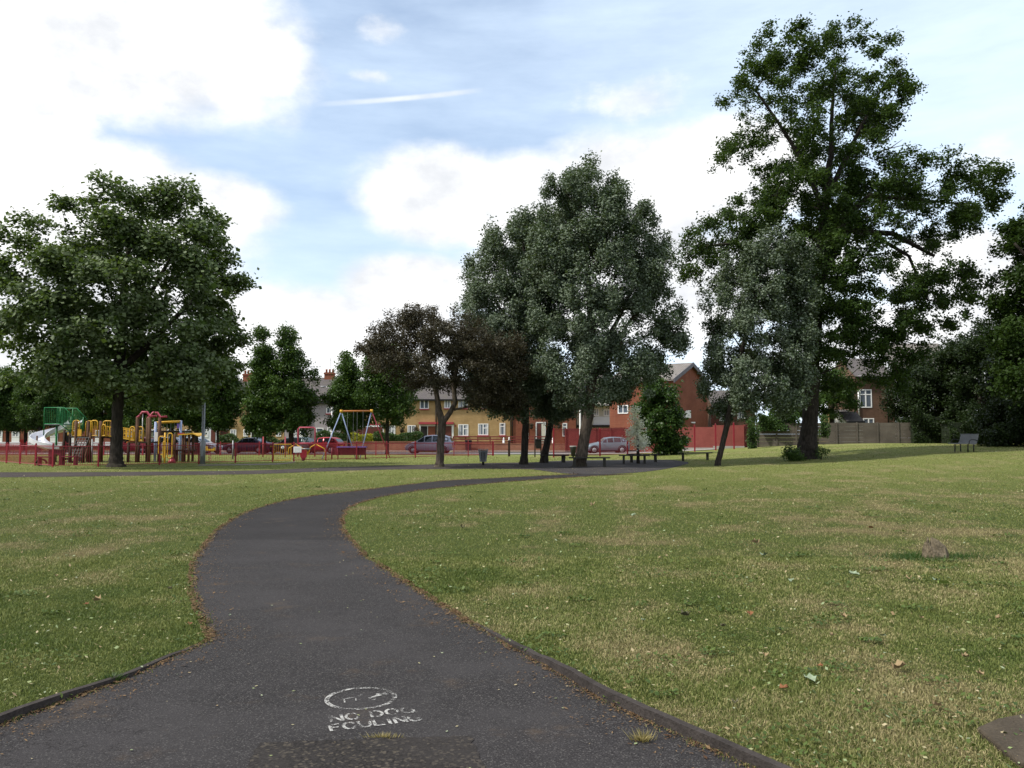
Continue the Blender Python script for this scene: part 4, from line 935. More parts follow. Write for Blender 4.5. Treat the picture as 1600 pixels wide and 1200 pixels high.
D0 = 88.0
h = house('terraced_house', 'tan brick house with white framed porch behind the silver car', 683, 800, D0, 621.5, 594, 'tan', 'tile')
for w in ((694, 625, 704.5, 638, 'cns'), (716, 624, 731, 638, 'cns'), (716, 663, 732, 681, 'crns'), (747, 662, 763, 680, 'crns'), (780.5, 661, 789.5, 680, 'tns')): window(h, D0, *w)
window(h, D0, 752, 624, 764, 638, 'cns'); pipe(h, D0, 798, 622, 700)
panel(h, D0, 684, 663.5, 709, 699, 'white', 'porch_frame', -.12, .1); panel(h, D0, 685.5, 665.5, 695.5, 699, 'redbrick', 'porch_wall', -.125, .02); panel(h, D0, 696, 665.5, 706, 699, 'browndoor', 'front_door', -.14, .03); panel(h, D0, 683.6, 659.5, 709, 663, 'red_fade', 'porch_roof', -.4, .38)
panel(h, D0, 711, 664, 713, 667, 'red_fade', 'alarm_box')
h = house('terraced_house', 'tan brick house with dark garage doors behind the golden hedge', 534, 682.6, D0 + .05, 621.5, 594, 'tan', 'tile', chim=[(610, 624, 584)])
for w in ((538, 666, 549, 680, 'cns'), (607, 665, 618, 679, 'crn'), (637, 664.5, 650, 680, 'cn'), (656, 624, 670, 639, 'cs'), (545, 626, 558, 640, 'cns'), (577, 626, 591, 640, 'cns'), (614, 625, 627, 639, 'cns')): window(h, D0 + .05, *w)
panel(h, D0 + .05, 553.5, 664.5, 600, 690, 'white', 'garage_frame', -.06, .08); panel(h, D0 + .05, 555, 667, 598.5, 690, 'browndoor', 'garage_door', -.075, .03); panel(h, D0 + .05, 553, 662, 600.5, 664.3, 'red_fade', 'lintel', -.05, .08)
panel(h, D0 + .05, 655.5, 663.5, 682.3, 699, 'white', 'porch_frame', -.06, .08); panel(h, D0 + .05, 657.5, 666, 668, 699, 'dark', 'front_door', -.075, .03); panel(h, D0 + .05, 669, 666, 681, 699, 'redbrick', 'porch_wall', -.085, .03); panel(h, D0 + .05, 655, 659.5, 682, 663, 'red_fade', 'porch_roof', -.4, .38)
pipe(h, D0 + .05, 681.3, 622, 690); pipe(h, D0 + .05, 575, 622, 664)
basket(628, 673, D0 - .3, 'left hanging basket on the tan brick house'); basket(650.5, 673, D0 - .3, 'hanging basket beside the porch of the tan brick house')
h = house('terraced_house', 'grey pebbledashed house with red chimney between street trees', 445, 533.4, D0 - .25, 625, 590, 'greyrender', 'tile', chim=[(507, 522, 582)])
for w in ((494, 668.5, 506, 680, ''), (512, 668, 521, 680, 'c'), (510, 636, 522, 646, 'cs'), (456, 669, 464, 684, 'cn'), (470, 632, 482, 646, 'cn')): window(h, D0 - .25, *w)
panel(h, D0 - .25, 468.5, 667, 479, 693, 'white', 'front_door'); panel(h, D0 - .25, 471, 669, 476.5, 680, 'pane', 'door_glass', -.04, .03); pipe(h, D0 - .25, 486.5, 626, 690)
MB().tube([(0, 4, 8), (0, 4, 10.2)], .02, 5).tube([(-.5, 4, 9.9), (.5, 4.2, 9.9)], .015, 4).tube([(-.3, 3.8, 10.05), (-.3, 4.3, 10.05)], .012, 4).build('aerial', M['galv'], h).location.x = X(516, 92) - h.location.x
h = house('terraced_house', 'tan brick house with open porch behind the dark blue car', 341, 444.6, D0, 622, 594, 'tan', 'tile', chim=[(380, 394, 584)])
for w in ((360.5, 671, 370, 682, 'cn'), (381, 671, 388.5, 682, 'cn'), (432, 670, 440, 682, 'c'), (362, 630, 374, 642, 'cn'), (415, 630, 427, 642, 'cn'), (393, 630, 402, 642, 'cn')): window(h, D0, *w)
panel(h, D0, 392.5, 669.5, 409.5, 696, 'white', 'porch_frame', -.05, .06); panel(h, D0, 394, 671.5, 408, 696, 'dark', 'porch_opening', -.06, .02); panel(h, D0, 345, 672, 357.5, 696, 'browndoor', 'garage_door'); panel(h, D0, 343.5, 669, 358.5, 671.7, 'white', 'lintel', -.05)
h = house('terraced_house', 'white rendered house with brown door beside the grey lamp post', 313, 340.6, D0 - .5, 622, 594, 'whiterender', 'tile')
window(h, D0 - .5, 320, 672, 326.5, 683, 'cn'); window(h, D0 - .5, 320, 634, 330, 646, 'cn'); panel(h, D0 - .5, 330.5, 672, 337.5, 694, 'browndoor', 'front_door')
h = house('terraced_house', 'tan brick house seen behind the blue framed swing', 190, 312.6, D0, 622, 594, 'tan', 'tile', chim=[(240, 254, 584)])
for w in ((200, 671, 212, 683, 'cn'), (232, 671, 246, 683, 'cn'), (262, 671, 275, 683, 'cn'), (290, 671, 299, 683, 'cn'), (205, 632, 217, 645, 'cn'), (255, 632, 267, 645, 'cn')): window(h, D0, *w)
panel(h, D0, 246.5, 676, 261, 696, 'browndoor', 'front_door'); panel(h, D0, 225, 673, 300, 675.4, 'black', 'porch_roof', -.7, .68)
for i, (a, b, lab) in enumerate(((100, 189.6, 'red brick house with white base behind the spiral slide'), (40, 99.6, 'red brick house with white bay window by the left street trees'), (-40, 39.6, 'leftmost red brick house with white window panels'))):
    d = D0 - 1 - i * .06; h = house('terraced_house', lab, a, b, d, 624, 596, 'redbrick', 'tile')
    panel(h, d, a + .4, 690.5, b - .4, 697, 'whiterender', 'plinth', -.08, .1)
    ws = [(108, 672, 118), (150, 672, 163)] if i == 0 else ([(45.5, 673, 57.5), (80, 673, 92)] if i == 1 else [(-3, 673, 5.5), (20, 673, 32)])
    for x0, y0, x1 in ws:
        window(h, d, x0, y0, x1, 683, 'cn'); panel(h, d, x0, 683.3, x1, 690.5, 'white', 'infill_panel')
        window(h, d, x0, 634, x1, 646, 'cn')
o = empty('telephone_box', G(35.5, 83), 'small bright red box standing before the leftmost brick house', 'box')
MB().box((0, 0, .55), (.36, .3, 1.1)).box((0, 0, 1.14), (.42, .36, .08)).box((0, 0, .03), (.42, .36, .06)).build('casing', paint('signal_red', (.6, .03, .02), .4), o); MB().span((-.12, -.165, .7), (.12, -.15, .76)).build('slot', M['black'], o)

# red brick block with gable, cream flats, house with rotated gable
h = house('gabled_house', 'red brick house with a front gable behind the black poplar trunks', 801, 900, 86, 622, 573, 'redbrick', 'tile', gable=True)
for w in ((837, 659.5, 852.5, 696, ''), (878.5, 661, 886, 682, 'h'), (822, 660, 826, 686, ''), (836, 617, 847, 634, 'cn'), (864, 616, 876, 634, 'cn')): window(h, 86, *w)
panel(h, 86, 839.5, 662, 845.5, 696, 'browndoor', 'front_door', -.05, .03); panel(h, 86, 846, 662, 851.5, 696, 'offwhite', 'side_panel', -.055, .03); pipe(h, 86, 800.4, 623, 696)
basket(830, 667, 85.6, 'hanging basket on the red brick house left of its door'); basket(873.5, 666.5, 85.6, 'hanging basket on the red brick house right of its door')
h = house('block_of_flats', 'cream panelled block of flats with white balcony edge and dark glazing', 900.8, 956, 90, 596, 576, 'offwhite', 'tile2')
panel(h, 90, 908.5, 600, 917.5, 663, 'black', 'stair_glazing', -.05, .06); panel(h, 90, 913.8, 603, 916, 660, 'pane', 'stair_pane', -.06, .03)
panel(h, 90, 901, 631.5, 956, 634, 'white', 'balcony_slab', -1.0, 1.02); panel(h, 90, 901, 664, 956, 668, 'slate_wood', 'base_band', -.2, .22)
for w in ((927, 638, 936, 650, 'cn'), (943, 640, 953, 650, 'cn'), (927, 606, 937, 620, 'cn'), (943, 606, 953, 620, 'cn')): window(h, 90, *w)
panel(h, 90, 927, 651, 955, 664, 'whiterender', 'balcony_panel', -.07, .06)
def gable_house():
    D = 76.0; c = at(1051.5, 680, D); g = float(H(c.x, D)); a = R(35)
    root = empty('gabled_house', (c.x, D, g), 'red brick house with tall windowless gable end facing the benches', 'house')
    u = Vector((-math.cos(a), math.sin(a), 0)); v = Vector((math.sin(a), math.cos(a), 0)); Lg, Wd = 6.5, 8.4
    ze = Z(590, D) - g; zr = Z(566, D + 3) - g
    def P(i, j, z): q = u * i + v * j; return (q.x, q.y, z)
    mb = MB(); pr = [(0, -.3), (Wd, -.3), (Wd, ze), (Wd / 2, zr - .1), (0, ze)]
    vs = [P(0, j, z) for j, z in pr] + [P(Lg, j, z) for j, z in pr]; n = 5
    mb.add(vs, [tuple(range(n)), tuple(range(n, 2 * n))[::-1]] + [(i, i + n, (i + 1) % n + n, (i + 1) % n) for i in range(n)]); mb.build('wall', M['redbrick'], root)
    r = MB(); th = .18; o = .3; sl = (zr - ze) / (Wd / 2)
    for s in (0, 1):
        je, jr = (-o, Wd / 2) if s == 0 else (Wd + o, Wd / 2); z_e = ze - sl * o
        q = [(-.25, je, z_e), (Lg + .25, je, z_e), (Lg + .25, jr, zr), (-.25, jr, zr)]
        r.add([P(*k) for k in q] + [P(k[0], k[1], k[2] - th) for k in q], [(0, 1, 2, 3), (7, 6, 5, 4), (0, 4, 5, 1), (1, 5, 6, 2), (3, 2, 6, 7), (0, 3, 7, 4)])
    r.build('roof', M['tile2'], root)
    b = MB()
    for s in (0, 1):
        je, jr = (-o, Wd / 2) if s == 0 else (Wd + o, Wd / 2); z_e = ze - sl * o
        q = [(-.27, je, z_e + .03), (-.27, jr, zr + .03), (-.27, jr, zr - .36), (-.27, je, z_e - .36)]
        b.add([P(*k) for k in q] + [P(k[0] - .06, k[1], k[2]) for k in q], [(0, 1, 2, 3), (7, 6, 5, 4), (0, 4, 5, 1), (1, 5, 6, 2), (3, 2, 6, 7), (0, 3, 7, 4)])
    b.build('bargeboard', paint('dark_grey_bargeboard', (.10, .095, .11), .6), root)
    for i0, wz in ((2.6, 1.1), (4.5, 1.1)):     # windows on the long side
        z0, z1 = Z(646, D + 2) - g, Z(632.5, D + 2) - g; t = .09; f = MB(); off = -.04
        def bar(i1, i2, za, zb, o0=-.05, o1=.03): f.add([P(i, j, z) for i in (i1, i2) for j in (o0, o1) for z in (za, zb)], [(0, 1, 3, 2), (4, 6, 7, 5), (0, 4, 5, 1), (2, 3, 7, 6), (0, 2, 6, 4), (1, 5, 7, 3)])
        e = i0 + wz; bar(i0, e, z0, z0 + t); bar(i0, e, z1 - t, z1); bar(i0, i0 + t, z0 + t, z1 - t); bar(e - t, e, z0 + t, z1 - t); bar(i0 + wz / 2 - .04, i0 + wz / 2 + .04, z0 + t, z1 - t, -.045)
        w = f.build('window', M['white'], root); f = MB(); bar(i0 + .02, e - .02, z0 + .02, z1 - .02, -.006, .02); f.build('pane', M['pane'], w)
    f = MB()                                       # white vent boxes on the gable
    def gb(j0, j1, z0, z1, o): f.add([P(i, j, z) for i in (-o, .02) for j in (j0, j1) for z in (z0, z1)], [(0, 1, 3, 2), (4, 6, 7, 5), (0, 4, 5, 1), (2, 3, 7, 6), (0, 2, 6, 4), (1, 5, 7, 3)])
    gb(2.35, 2.95, Z(653, 78) - g, Z(643, 78) - g, .25); gb(3.0, 3.6, Z(653, 78) - g, Z(641, 78) - g, .25); gb(4.2, 5.1, Z(661, 79) - g, Z(659, 79) - g, .06)
    f.build('vent_box', M['white'], root)
gable_house()
h = house('house', 'low house with white windows glimpsed behind the slim leaning poplar', 1112, 1180, 84, 632, 610, 'brownbrick', 'tile', depth=6)
for w in ((1137, 617 + 17, 1146, 650, 'n'), (1124, 645, 1136, 658, 'cn'), (1152, 640, 1164, 655, 'cn')): window(h, 84, *w)
panel(h, 84, 1125, 640, 1137, 643, 'white', 'canopy', -.4, .4); panel(h, 84, 1110, 648, 1124, 662, 'browndoor', 'front_door')
h = house('house', 'brown brick house with a tall white window above the concrete wall', 1337, 1398, 80, 586, 560, 'brownbrick', 'tile', depth=7)
window(h, 80, 1343.5, 608.5, 1362.5, 637, 'hc'); window(h, 80, 1348, 653.5, 1365, 664, 'c'); panel(h, 80, 1341, 586.5, 1357, 590.5, 'white', 'upper_sill', -.1, .12); pipe(h, 80, 1341.3, 610, 650, 'white', .07); pipe(h, 80, 1387, 600, 664)
h = house('extension', 'tan brick lean to with white edged roof above the concrete wall', 1301, 1336, 77, 652, 640, 'tan', 'tile', depth=3, cat='extension')
panel(h, 77, 1302, 647.6, 1322, 649.6, 'whiterender', 'fascia', -.5, .05)
h = house('conservatory', 'small grey roofed conservatory with white windows over the wall', 1320, 1348, 74, 655.5, 643, 'white', 'tile', depth=3, cat='conservatory')
for w in ((1327.5, 656.5, 1333, 666, ''), (1336, 656.5, 1341, 666, '')): window(h, 74, *w)
rl = h.location
h = house('house', 'tall house with grey roof and white gable edge behind dark trees', 1404, 1500, 86, 590, 536, 'whiterender', 'tile2', depth=8)
for w in ((1476, 603, 1488, 627, 'n'), (1404.5, 653, 1414.5, 660, '')): window(h, 86, *w, oy=-.02)

# ------------------------------------------------------------------ walls and fences
def wall_between(p0, p1, h, th, name, mat, parent, z0=-.2):
    mb = MB(); d = (Vector(p1) - Vector(p0)); L = d.length; a = math.atan2(d.y, d.x); n = max(1, int(L / 2.5)); o = parent.location
    for i in range(n):
        a0, a1 = Vector(p0) + d * (i / n), Vector(p0) + d * ((i + 1) / n); c = (a0 + a1) / 2; g = float(H(c.x, c.y))
        mb.box((c.x - o.x, c.y - o.y, g - o.z + (h + z0) / 2), (L / n, th, h - z0), a)
    return mb.build(name, mat, parent)
M['boards'] = paint('concrete_panel', (.092, .080, .066), .9, .3, 1.2, .15, bump=.4)  # panel colour darkened to carry the tree shade over the wall
def concrete_wall():
    pts = [(X(1183, 69), 69.2), (X(1440, 66.5), 66.6), (X(1660, 62), 62.6)]; root = empty('concrete_wall', (pts[0][0], pts[0][1], float(H(*pts[0]))), 'long grey concrete panel wall with posts behind the thick trunk', 'wall'); o = root.location
    P = resample(pts, 15)
    for i in range(14):
        a, b = Vector(P[i]), Vector(P[i + 1]); c = (a + b) / 2; d = b - a; g = .79; ang = math.atan2(d.y, d.x); mb = MB()
        for k in range(-2, 6): mb.box((c.x - o.x, c.y - o.y + .004 * (k % 2), g - o.z + .0 + .305 * k + .14), (d.length - .11, .06, .296), ang)
        mb.build('panel', M['boards'], root); MB().box((a.x - o.x, a.y - o.y - .03, g - o.z + .62), (.12, .14, 2.4), ang).box((a.x - o.x, a.y - o.y - .03, g - o.z + 1.84), (.09, .11, .05), ang).build('post', M['boards'], root)
concrete_wall()
def red_wall():
    pts = [(X(1000, 74), 74.4), (X(1066, 71), 71.2), (X(1163, 70), 70.2)]; root = empty('brick_wall', (pts[0][0], pts[0][1], float(H(*pts[0]))), 'red painted brick wall below the windowless gable', 'wall')
    for a, b in zip(pts[:-1], pts[1:]): wall_between((*a, 0), (*b, 0), 1.95, .22, 'wall_face', M['redwall'], root)
    wall_between((*pts[1], 0), (*pts[2], 0), .2, .5, 'footing', M['pave'], root); wall_between((pts[2][0], pts[2][1], 0), (pts[2][0] + .9, pts[2][1] + 1.6, 0), 1.9, .22, 'wall_return', paint('dark_red_wall', (.16, .03, .03), .8), root)
red_wall()
def board_fence():
    p0, p1 = (X(884, 79), 79.5), (X(1003, 78), 78.6); root = empty('board_fence', (p0[0], p0[1], 0), 'solid red board fence behind the blue grey hatchback', 'fence'); n = 44; mb = MB()
    for i in range(n):
        t = (i + .5) / n; x = p0[0] + (p1[0] - p0[0]) * t; y = p0[1] + (p1[1] - p0[1]) * t; mb.box((x - p0[0], y - p0[1] + .012 * (i % 2), 1.05 + float(H(x, y))), ((p1[0] - p0[0]) / n * 1.03, .02, 2.35 + .03 * (i % 3)))
    mb.build('boards', M['redfence'], root)
    for i in range(6):
        t = i / 5; MB().box(((p1[0] - p0[0]) * t, (p1[1] - p0[1]) * t - .07, 1.1), (.1, .1, 2.4)).build('post', M['redfence'], root)
board_fence()
def garden_walls():
    for a, b, hgt, lab in ((494, 660, .95, 'low red brick garden wall under the clipped hedges'), (708, 884, .75, 'low brick garden wall below the red timber rails'), (345, 445, .6, 'low brick garden wall behind the dark blue car')):
        p0, p1 = (X(a, 80.8), 80.85), (X(b, 80.8), 80.85); root = empty('garden_wall', (p0[0], p0[1], 0), lab, 'wall')
        wall_between((*p0, 0), (*p1, 0), hgt, .2, 'wall_face', M['lowbrick'], root); wall_between((*p0, 0), (*p1, 0), hgt + .06, .26, 'coping', M['lowbrick'], root, hgt + .002)
    root = empty('rail_fence', (X(708, 80.8), 81.1, .0), 'red timber rail fence standing on the low brick wall', 'fence'); w = X(862, 80.8) - X(708, 80.8)
    for i in range(9): MB().box((w * i / 8, 0, .75), (.1, .1, 1.5)).build('post', M['redfence'], root)
    for z in (.95, 1.2, 1.45): MB().box((w / 2, -.07, z), (w, .04, .11)).build('rail', M['redfence'], root)
    for k, (px, t) in enumerate(((787, .2), (795.5, .25), (864, .2))):
        o = tag(MB().lathe([(.10, 0), (.13, .04), (.09, .1), (.12, .2 + t * .3), (.05, .3 + t * .5), (.09, .36 + t * .5), (.02, .45 + t * .6)], 10).build('garden_ornament', M['white'], None), 'small white ornament on the low brick wall', 'ornament', 'white ornaments on the low wall'); o.location = (X(px, 80.8), 80.85, .815)
garden_walls()

def railing(name, label, pts, h, mats=('red', 'red'), bar=.105, post=.07, gaps=(), post_h=None, top_dz=-.04, br=.008):
    root = empty(name, (pts[0][0], pts[0][1], float(H(*pts[0]))), label, 'fence'); o = root.location
    for i, (x, y) in enumerate(pts):
        g = float(H(x, y)) - o.z; ph = post_h or h + .06
        MB().box((x - o.x, y - o.y, g + ph / 2 - .05), (post, post, ph + .1)).lathe([(post * .62, 0), (post * .62, .02), (.01, .05)], 8, (x - o.x, y - o.y, g + ph)).build('post', M[mats[0]], root)
    for i in range(len(pts) - 1):
        if i in gaps: continue
        a, b = Vector((*pts[i], 0)), Vector((*pts[i + 1], 0)); d = b - a; n = max(2, int(d.length / bar)); mb = MB(); ga, gb = float(H(a.x, a.y)) - o.z, float(H(b.x, b.y)) - o.z
        A, Bv = a - Vector((o.x, o.y, -ga)), b - Vector((o.x, o.y, -gb))
        A.z, Bv.z = ga, gb
        for z in (.09, h + top_dz): mb.tube([A + Vector((0, 0, z)), Bv + Vector((0, 0, z))], .022, 4)
        for k in range(1, n):
            q = A.lerp(Bv, k / n); mb.tube([q + Vector((0, 0, .08)), q + Vector((0, 0, h))], br, 4)
        mb.build('railing_panel', M[mats[1]], root)
    return root
FR = [(-33.1, 52), (-31.0, 50), (-29.05, 48), (-27.1, 46), (-25.1, 44), (-23.2, 42.2), (-21.1, 42.6), (-18.95, 44.9), (-17.4, 46.4), (-15.9, 48), (-14.3, 49.9), (-13.25, 50.7), (-11.75, 52.7), (-10.2, 54.8), (-8.5, 56.6), (-6.8, 58.8), (-5.06, 60.9), (-3.3, 62.9), (-1.5, 64.8)]
railing('playground_fence', 'crimson bow railing along the near side of the playground', FR, 1.08, gaps=(10,))
railing('playground_fence', 'crimson railing along the road side of the playground', [(-1.45, 65.2)] + [(-4.6 - 3.1 * i, 66.2 + .03 * i) for i in range(15)], 1.0, ('red', 'red'))
railing('tall_railing', 'tall crimson railing before the blue grey hatchback and red wall', [(X(865, 60), 60.2), (X(937, 63.5), 63.5), (X(980, 66), 66.0), (X(1029, 66.5), 66.6), (X(1086, 66.5), 66.8), (X(1118, 67), 67.1), (X(1146, 67.5), 67.5)], 2.05, post=.1, br=.012, gaps=(3, 4, 5))
def gate():
    a, b = Vector((-14.25, 49.95, 0)), Vector((-13.62, 50.5, 0)); root = empty('gate', a, 'yellow playground gate with a small round white sign', 'gate'); d = b - a; mb = MB()
    d = Vector((.62, .52, 0)) * 1.35
    for k in range(9): q = d * (k / 8); mb.tube([q + Vector((0, 0, .1)), q + Vector((0, 0, 1.05))], .026 if k in (0, 8) else .011, 4)
    for z in (.1, 1.05): mb.tube([Vector((0, 0, z)), d + Vector((0, 0, z))], .028, 5)
    mb.build('gate_frame', M['yellow'], root); q = d * .52
    s = MB().lathe([(.10, 0), (.10, .02)], 14).build('round_sign', M['white'], root); s.location = (q.x, q.y - .04, .86); s.rotation_euler = (math.pi / 2, 0, 0)
    s = empty('sign_board', at(464.8, 702.5, 50.4), 'blank white rectangular sign fixed to the crimson railing by the gate', 'sign'); MB().box((0, 0, 0), (.48, .015, .36)).build('board', M['white'], s, bev=.01)
    mb = MB(); 
    for z in (-.12, -.05, .02, .09): mb.box((0, -.0095, z), (.36 - .1 * abs(z), .003, .018))
    mb.build('faint_lines', paint('faded_grey_print', (.58, .58, .57), .6), s)
gate()

# ------------------------------------------------------------------ playground
def loc_fn(root, d):
    B = root.location
    return lambda px, py, dy=0.0: at(px, py, d) - B + Vector((0, dy, 0))
def arch_panel(mb, x0, x1, z0, z1, y, r=.035, bars=3, cross=False):
    k = .12
    mb.tube([(x0, y, z0), (x0, y, z1 - k), (x0 + k * .3, y, z1 - k * .3), (x0 + k, y, z1), (x1 - k, y, z1), (x1 - k * .3, y, z1 - k * .3), (x1, y, z1 - k), (x1, y, z0)], r, 6)
    for i in range(1, bars + 1):
        x = x0 + (x1 - x0) * i / (bars + 1); mb.tube([(x, y, z0), (x, y, z1 - .02)], r * .38, 5)
    mb.tube([(x0, y, z0 + .05), (x1, y, z0 + .05)], r * .7, 5)
def climbing_frame():
    d = 50.0; root = empty('play_structure', G(140, d), 'timber climbing frame with spiral slide, green cage, yellow bridge and red arch', 'climbing frame'); P = loc_fn(root, d); s = d / F
    def x(px): return P(px, 680).x
    def z(py): return P(140, py).z
    def post(px, top, dy, r=.085, bot=None, mat='wood', tilt=0): return MB().tube([(x(px) + tilt, dy, -.1 if bot is None else bot), (x(px), dy, z(top))], r, 10).build('post', M[mat], root)
    # spiral slide trough
    cxs, cys, rad = x(84), .3, 1.02; mb = MB(); n = 40; prof = [(-.36, .34), (-.35, .1), (-.22, .0), (.22, .0), (.35, .1), (.36, .34), (.40, .34), (.39, .06), (.24, -.05), (-.24, -.05), (-.39, .06), (-.40, .34)]; vs = []
    for i in range(n + 1):
        t = i / n; a = R(20 + 285 * t); zz = z(661) - (z(661) - .62) * (t ** 1.02); rr = rad
        for u, w in prof: vs.append((cxs + (rr + u) * math.cos(a), cys + (rr + u) * math.sin(a), zz + w))
    m = len(prof); fs = [(i * m + k, i * m + (k + 1) % m, (i + 1) * m + (k + 1) % m, (i + 1) * m + k) for i in range(n) for k in range(m)]
    sl = mb.add(vs, fs, False).build('spiral_slide', M['steel'], root)
    MB().tube([(x(58), 0, -.05), (x(58), 0, z(681))], .05, 8).build('slide_post', M['wood'], root); MB().tube([(cxs, cys, -.05), (cxs, cys, z(662))], .06, 8).build('slide_post', M['green'], root)
    # green cage
    for dy in (-.7, .7):
        g = MB(); a, b = x(78.5), x(103); z0, z1 = z(662.5), z(637.5)
        g.tube([(a, dy, z(680) if dy < 0 else z0), (a, dy, z1), (b, dy, z1), (x(109), dy, z1), (x(126), dy, z(655))], .035, 6); g.tube([(a, dy, z0), (b, dy, z0), (x(117), dy, z(673))], .03, 6); g.tube([(b, dy, z1), (b, dy, z0)], .03, 6)
        for i in range(1, 9): q = a + (b - a) * i / 9; g.tube([(q, dy, z0), (q, dy, z1)], .009, 4)
        for i in range(1, 8):
            t = i / 8; q = b + (x(120) - b) * t; g.tube([(q, dy, z(662.5 + 13 * t)), (q, dy, z(637.5 + (0 if t < .3 else (t - .3) * 20)))], .012, 4)
        g.tube([(x(120), dy, z(651)), (x(120), dy, z(676))], .03, 6)
        g.build('guard_rail', M['green'], root)
    MB().span((x(79), -.72, z(664)), (x(103), .72, z(662.3))).build('platform', M['galv'], root)
    st = MB()
    for i in range(6): q = i / 5; st.box((x(105) + (x(121) - x(105)) * q, 0, z(664) + (z(682) - z(664)) * q), (.26, 1.3, .04))
    st.build('stair_tread', M['galv'], root)
    for px, top in ((128, 657), (150.5, 676), (166, 658)): post(px, top, -.7); post(px, top, .7)
    for px in (118, 109): post(px, 672, -.6, .075, mat='darkwood'); 
    MB().span((x(117), -.75, z(684)), (x(167), .75, z(682))).build('platform', M['darkwood'], root)
    for a, b, dy in ((123.5, 133.5, -.72), (151, 161.5, -.72), (124.5, 134, .7), (152, 166, .7)):
        g = MB(); arch_panel(g, x(a), x(b), z(681.8), z(657.5), dy); g.build('guard_panel', M['yellow'], root)
    g = MB().span((x(131.5), -.76, z(681.5)), (x(137), -.70, z(671))); g.build('play_panel', M['yellow'], root); g = MB().span((x(114), -.64, z(680)), (x(124), -.58, z(674))); g.build('play_panel', M['yellow'], root)
    # rope net and slatted ramp
    g = MB()
    for i in range(5): q = x(132) + (x(150) - x(132)) * i / 4; g.tube([(q, -.8, z(684)), (q - .2, -1.5, 0)], .022, 5)
    for i in range(9): t = i / 8; g.tube([(x(132) - .2 * t, -.8 - .7 * t, z(684) * (1 - t)), (x(150) - .2 * t, -.8 - .7 * t, z(684) * (1 - t))], .022, 5)
    g.build('climbing_net', M['black'], root)
    MB().box((x(143), -1.15, z(708)), (.62, .06, .95), M=Matrix.Rotation(R(-24), 3, 'X')).build('climbing_panel', M['wood'], root)
    for px in (133, 152): MB().tube([(x(px), -1.6, -.1), (x(px), -1.6, z(697))], .09, 8).build('post', M['darkwood'], root)
    MB().tube([(x(133), -1.6, z(699)), (x(152), -1.6, z(697))], .06, 8).build('beam', M['darkwood'], root)
    MB().tube([(x(155), -.8, z(686)), (x(158), -1.0, -.05)], .05, 6).build('pole', M['galv'], root)
    # bridge with yellow sides
    for dy in (-.6, .6):
        a, b = Vector((x(168), dy, z(676))), Vector((x(216), dy, z(684))); n = 9; e = (b - a) / n; g = MB()
        for w0, w1 in ((-.17, -.10), (.13, .18), (.38, .43)): 
            for k in range(n): p, q = a + e * k, a + e * (k + 1); g.add([(p.x, dy - .02, p.z + w0), (q.x, dy - .02, q.z + w0), (q.x, dy - .02, q.z + w1), (p.x, dy - .02, p.z + w1), (p.x, dy + .02, p.z + w0), (q.x, dy + .02, q.z + w0), (q.x, dy + .02, q.z + w1), (p.x, dy + .02, p.z + w1)], [(0, 1, 2, 3), (7, 6, 5, 4), (0, 4, 5, 1), (3, 2, 6, 7)])
        for k in range(n + 1): p = a + e * k; g.box((p.x, dy, p.z + .1), (.05, .048, .56))
        g.build('bridge_panel', M['yellow'], root)
    g = MB(); a, b = Vector((x(168), 0, z(683))), Vector((x(216), 0, z(690)))
    for k in range(24): p = a.lerp(b, (k + .5) / 24); g.box(p, (.07, 1.15, .05))
    g.build('bridge_deck', M['darkwood'], root)
    for a, b, t, bt in ((168, 174, 663.5, 682), (211.5, 219, 667, 689), (222, 232, 667, 690)):
        g = MB(); arch_panel(g, x(a), x(b), z(bt), z(t), -.72, .035, 1); g.build('guard_panel', M['yellow'], root)
    # second tower
    for px, top in ((222.5, 652), (241.5, 652)): post(px, top, -.7, .10); post(px, top, .7, .10)
    for px in (210, 225.5): post(px, 691, -.72, .085, mat='darkwood')
    MB().span((x(209), -.75, z(692.5)), (x(243), .75, z(690.5))).build('platform', M['darkwood'], root)
    MB().span((x(234), .66, z(689.5)), (x(240.5), .70, z(675))).build('play_panel', M['white'], root)
    for dy in (-.72, .72):
        MB().tube([(x(222), dy, z(653)), (x(225), dy, z(651)), (x(230), dy, z(644.5)), (x(237), dy, z(644.5)), (x(242), dy, z(651.5)), (x(252), dy, z(650.5))], .075, 8).build('roof_arch', M['pink'], root)
    MB().tube([(x(230.5), -.72, z(646)), (x(230.5), -.72, z(690))], .025, 6).build('fire_pole', M['steel'], root)
    MB().span((x(205), -.6, z(692)), (x(218), .6, z(690))).build('landing', paint('orange_board', (.5, .16, .02), .5), root)
climbing_frame()
def overhead():
    d = 51.5; root = empty('chain_gantry', G(258, d), 'pale blue framed climbing gantry with a yellow top bar', 'climbing frame'); P = loc_fn(root, d)
    a, b = P(243.5, 659), P(272.5, 656.5, 1.0)
    for q in (a, b): MB().tube([(q.x, q.y, -.1), (q.x, q.y, q.z)], .085, 10).build('post', M['blue'], root)
    MB().tube([(a.x, a.y, a.z - .06), (b.x, b.y, b.z - .06)], .075, 10).build('top_bar', M['yellow'], root)
    for k in (.3, .45, .6, .75): q = a.lerp(b, k); MB().tube([(q.x, q.y, q.z - .1), (q.x, q.y, q.z - .95)], .012, 4).build('chain', M['galv'], root)
    q = a.lerp(b, .5); MB().tube([(a.x, a.y + .02, P(0, 674).z), (b.x, b.y, P(0, 674).z)], .05, 6).build('lower_bar', M['darkwood'], root)
    MB().box((b.x - .15, b.y, b.z - .35), (.16, .06, .3)).build('bracket', M['purple'], root)
overhead()
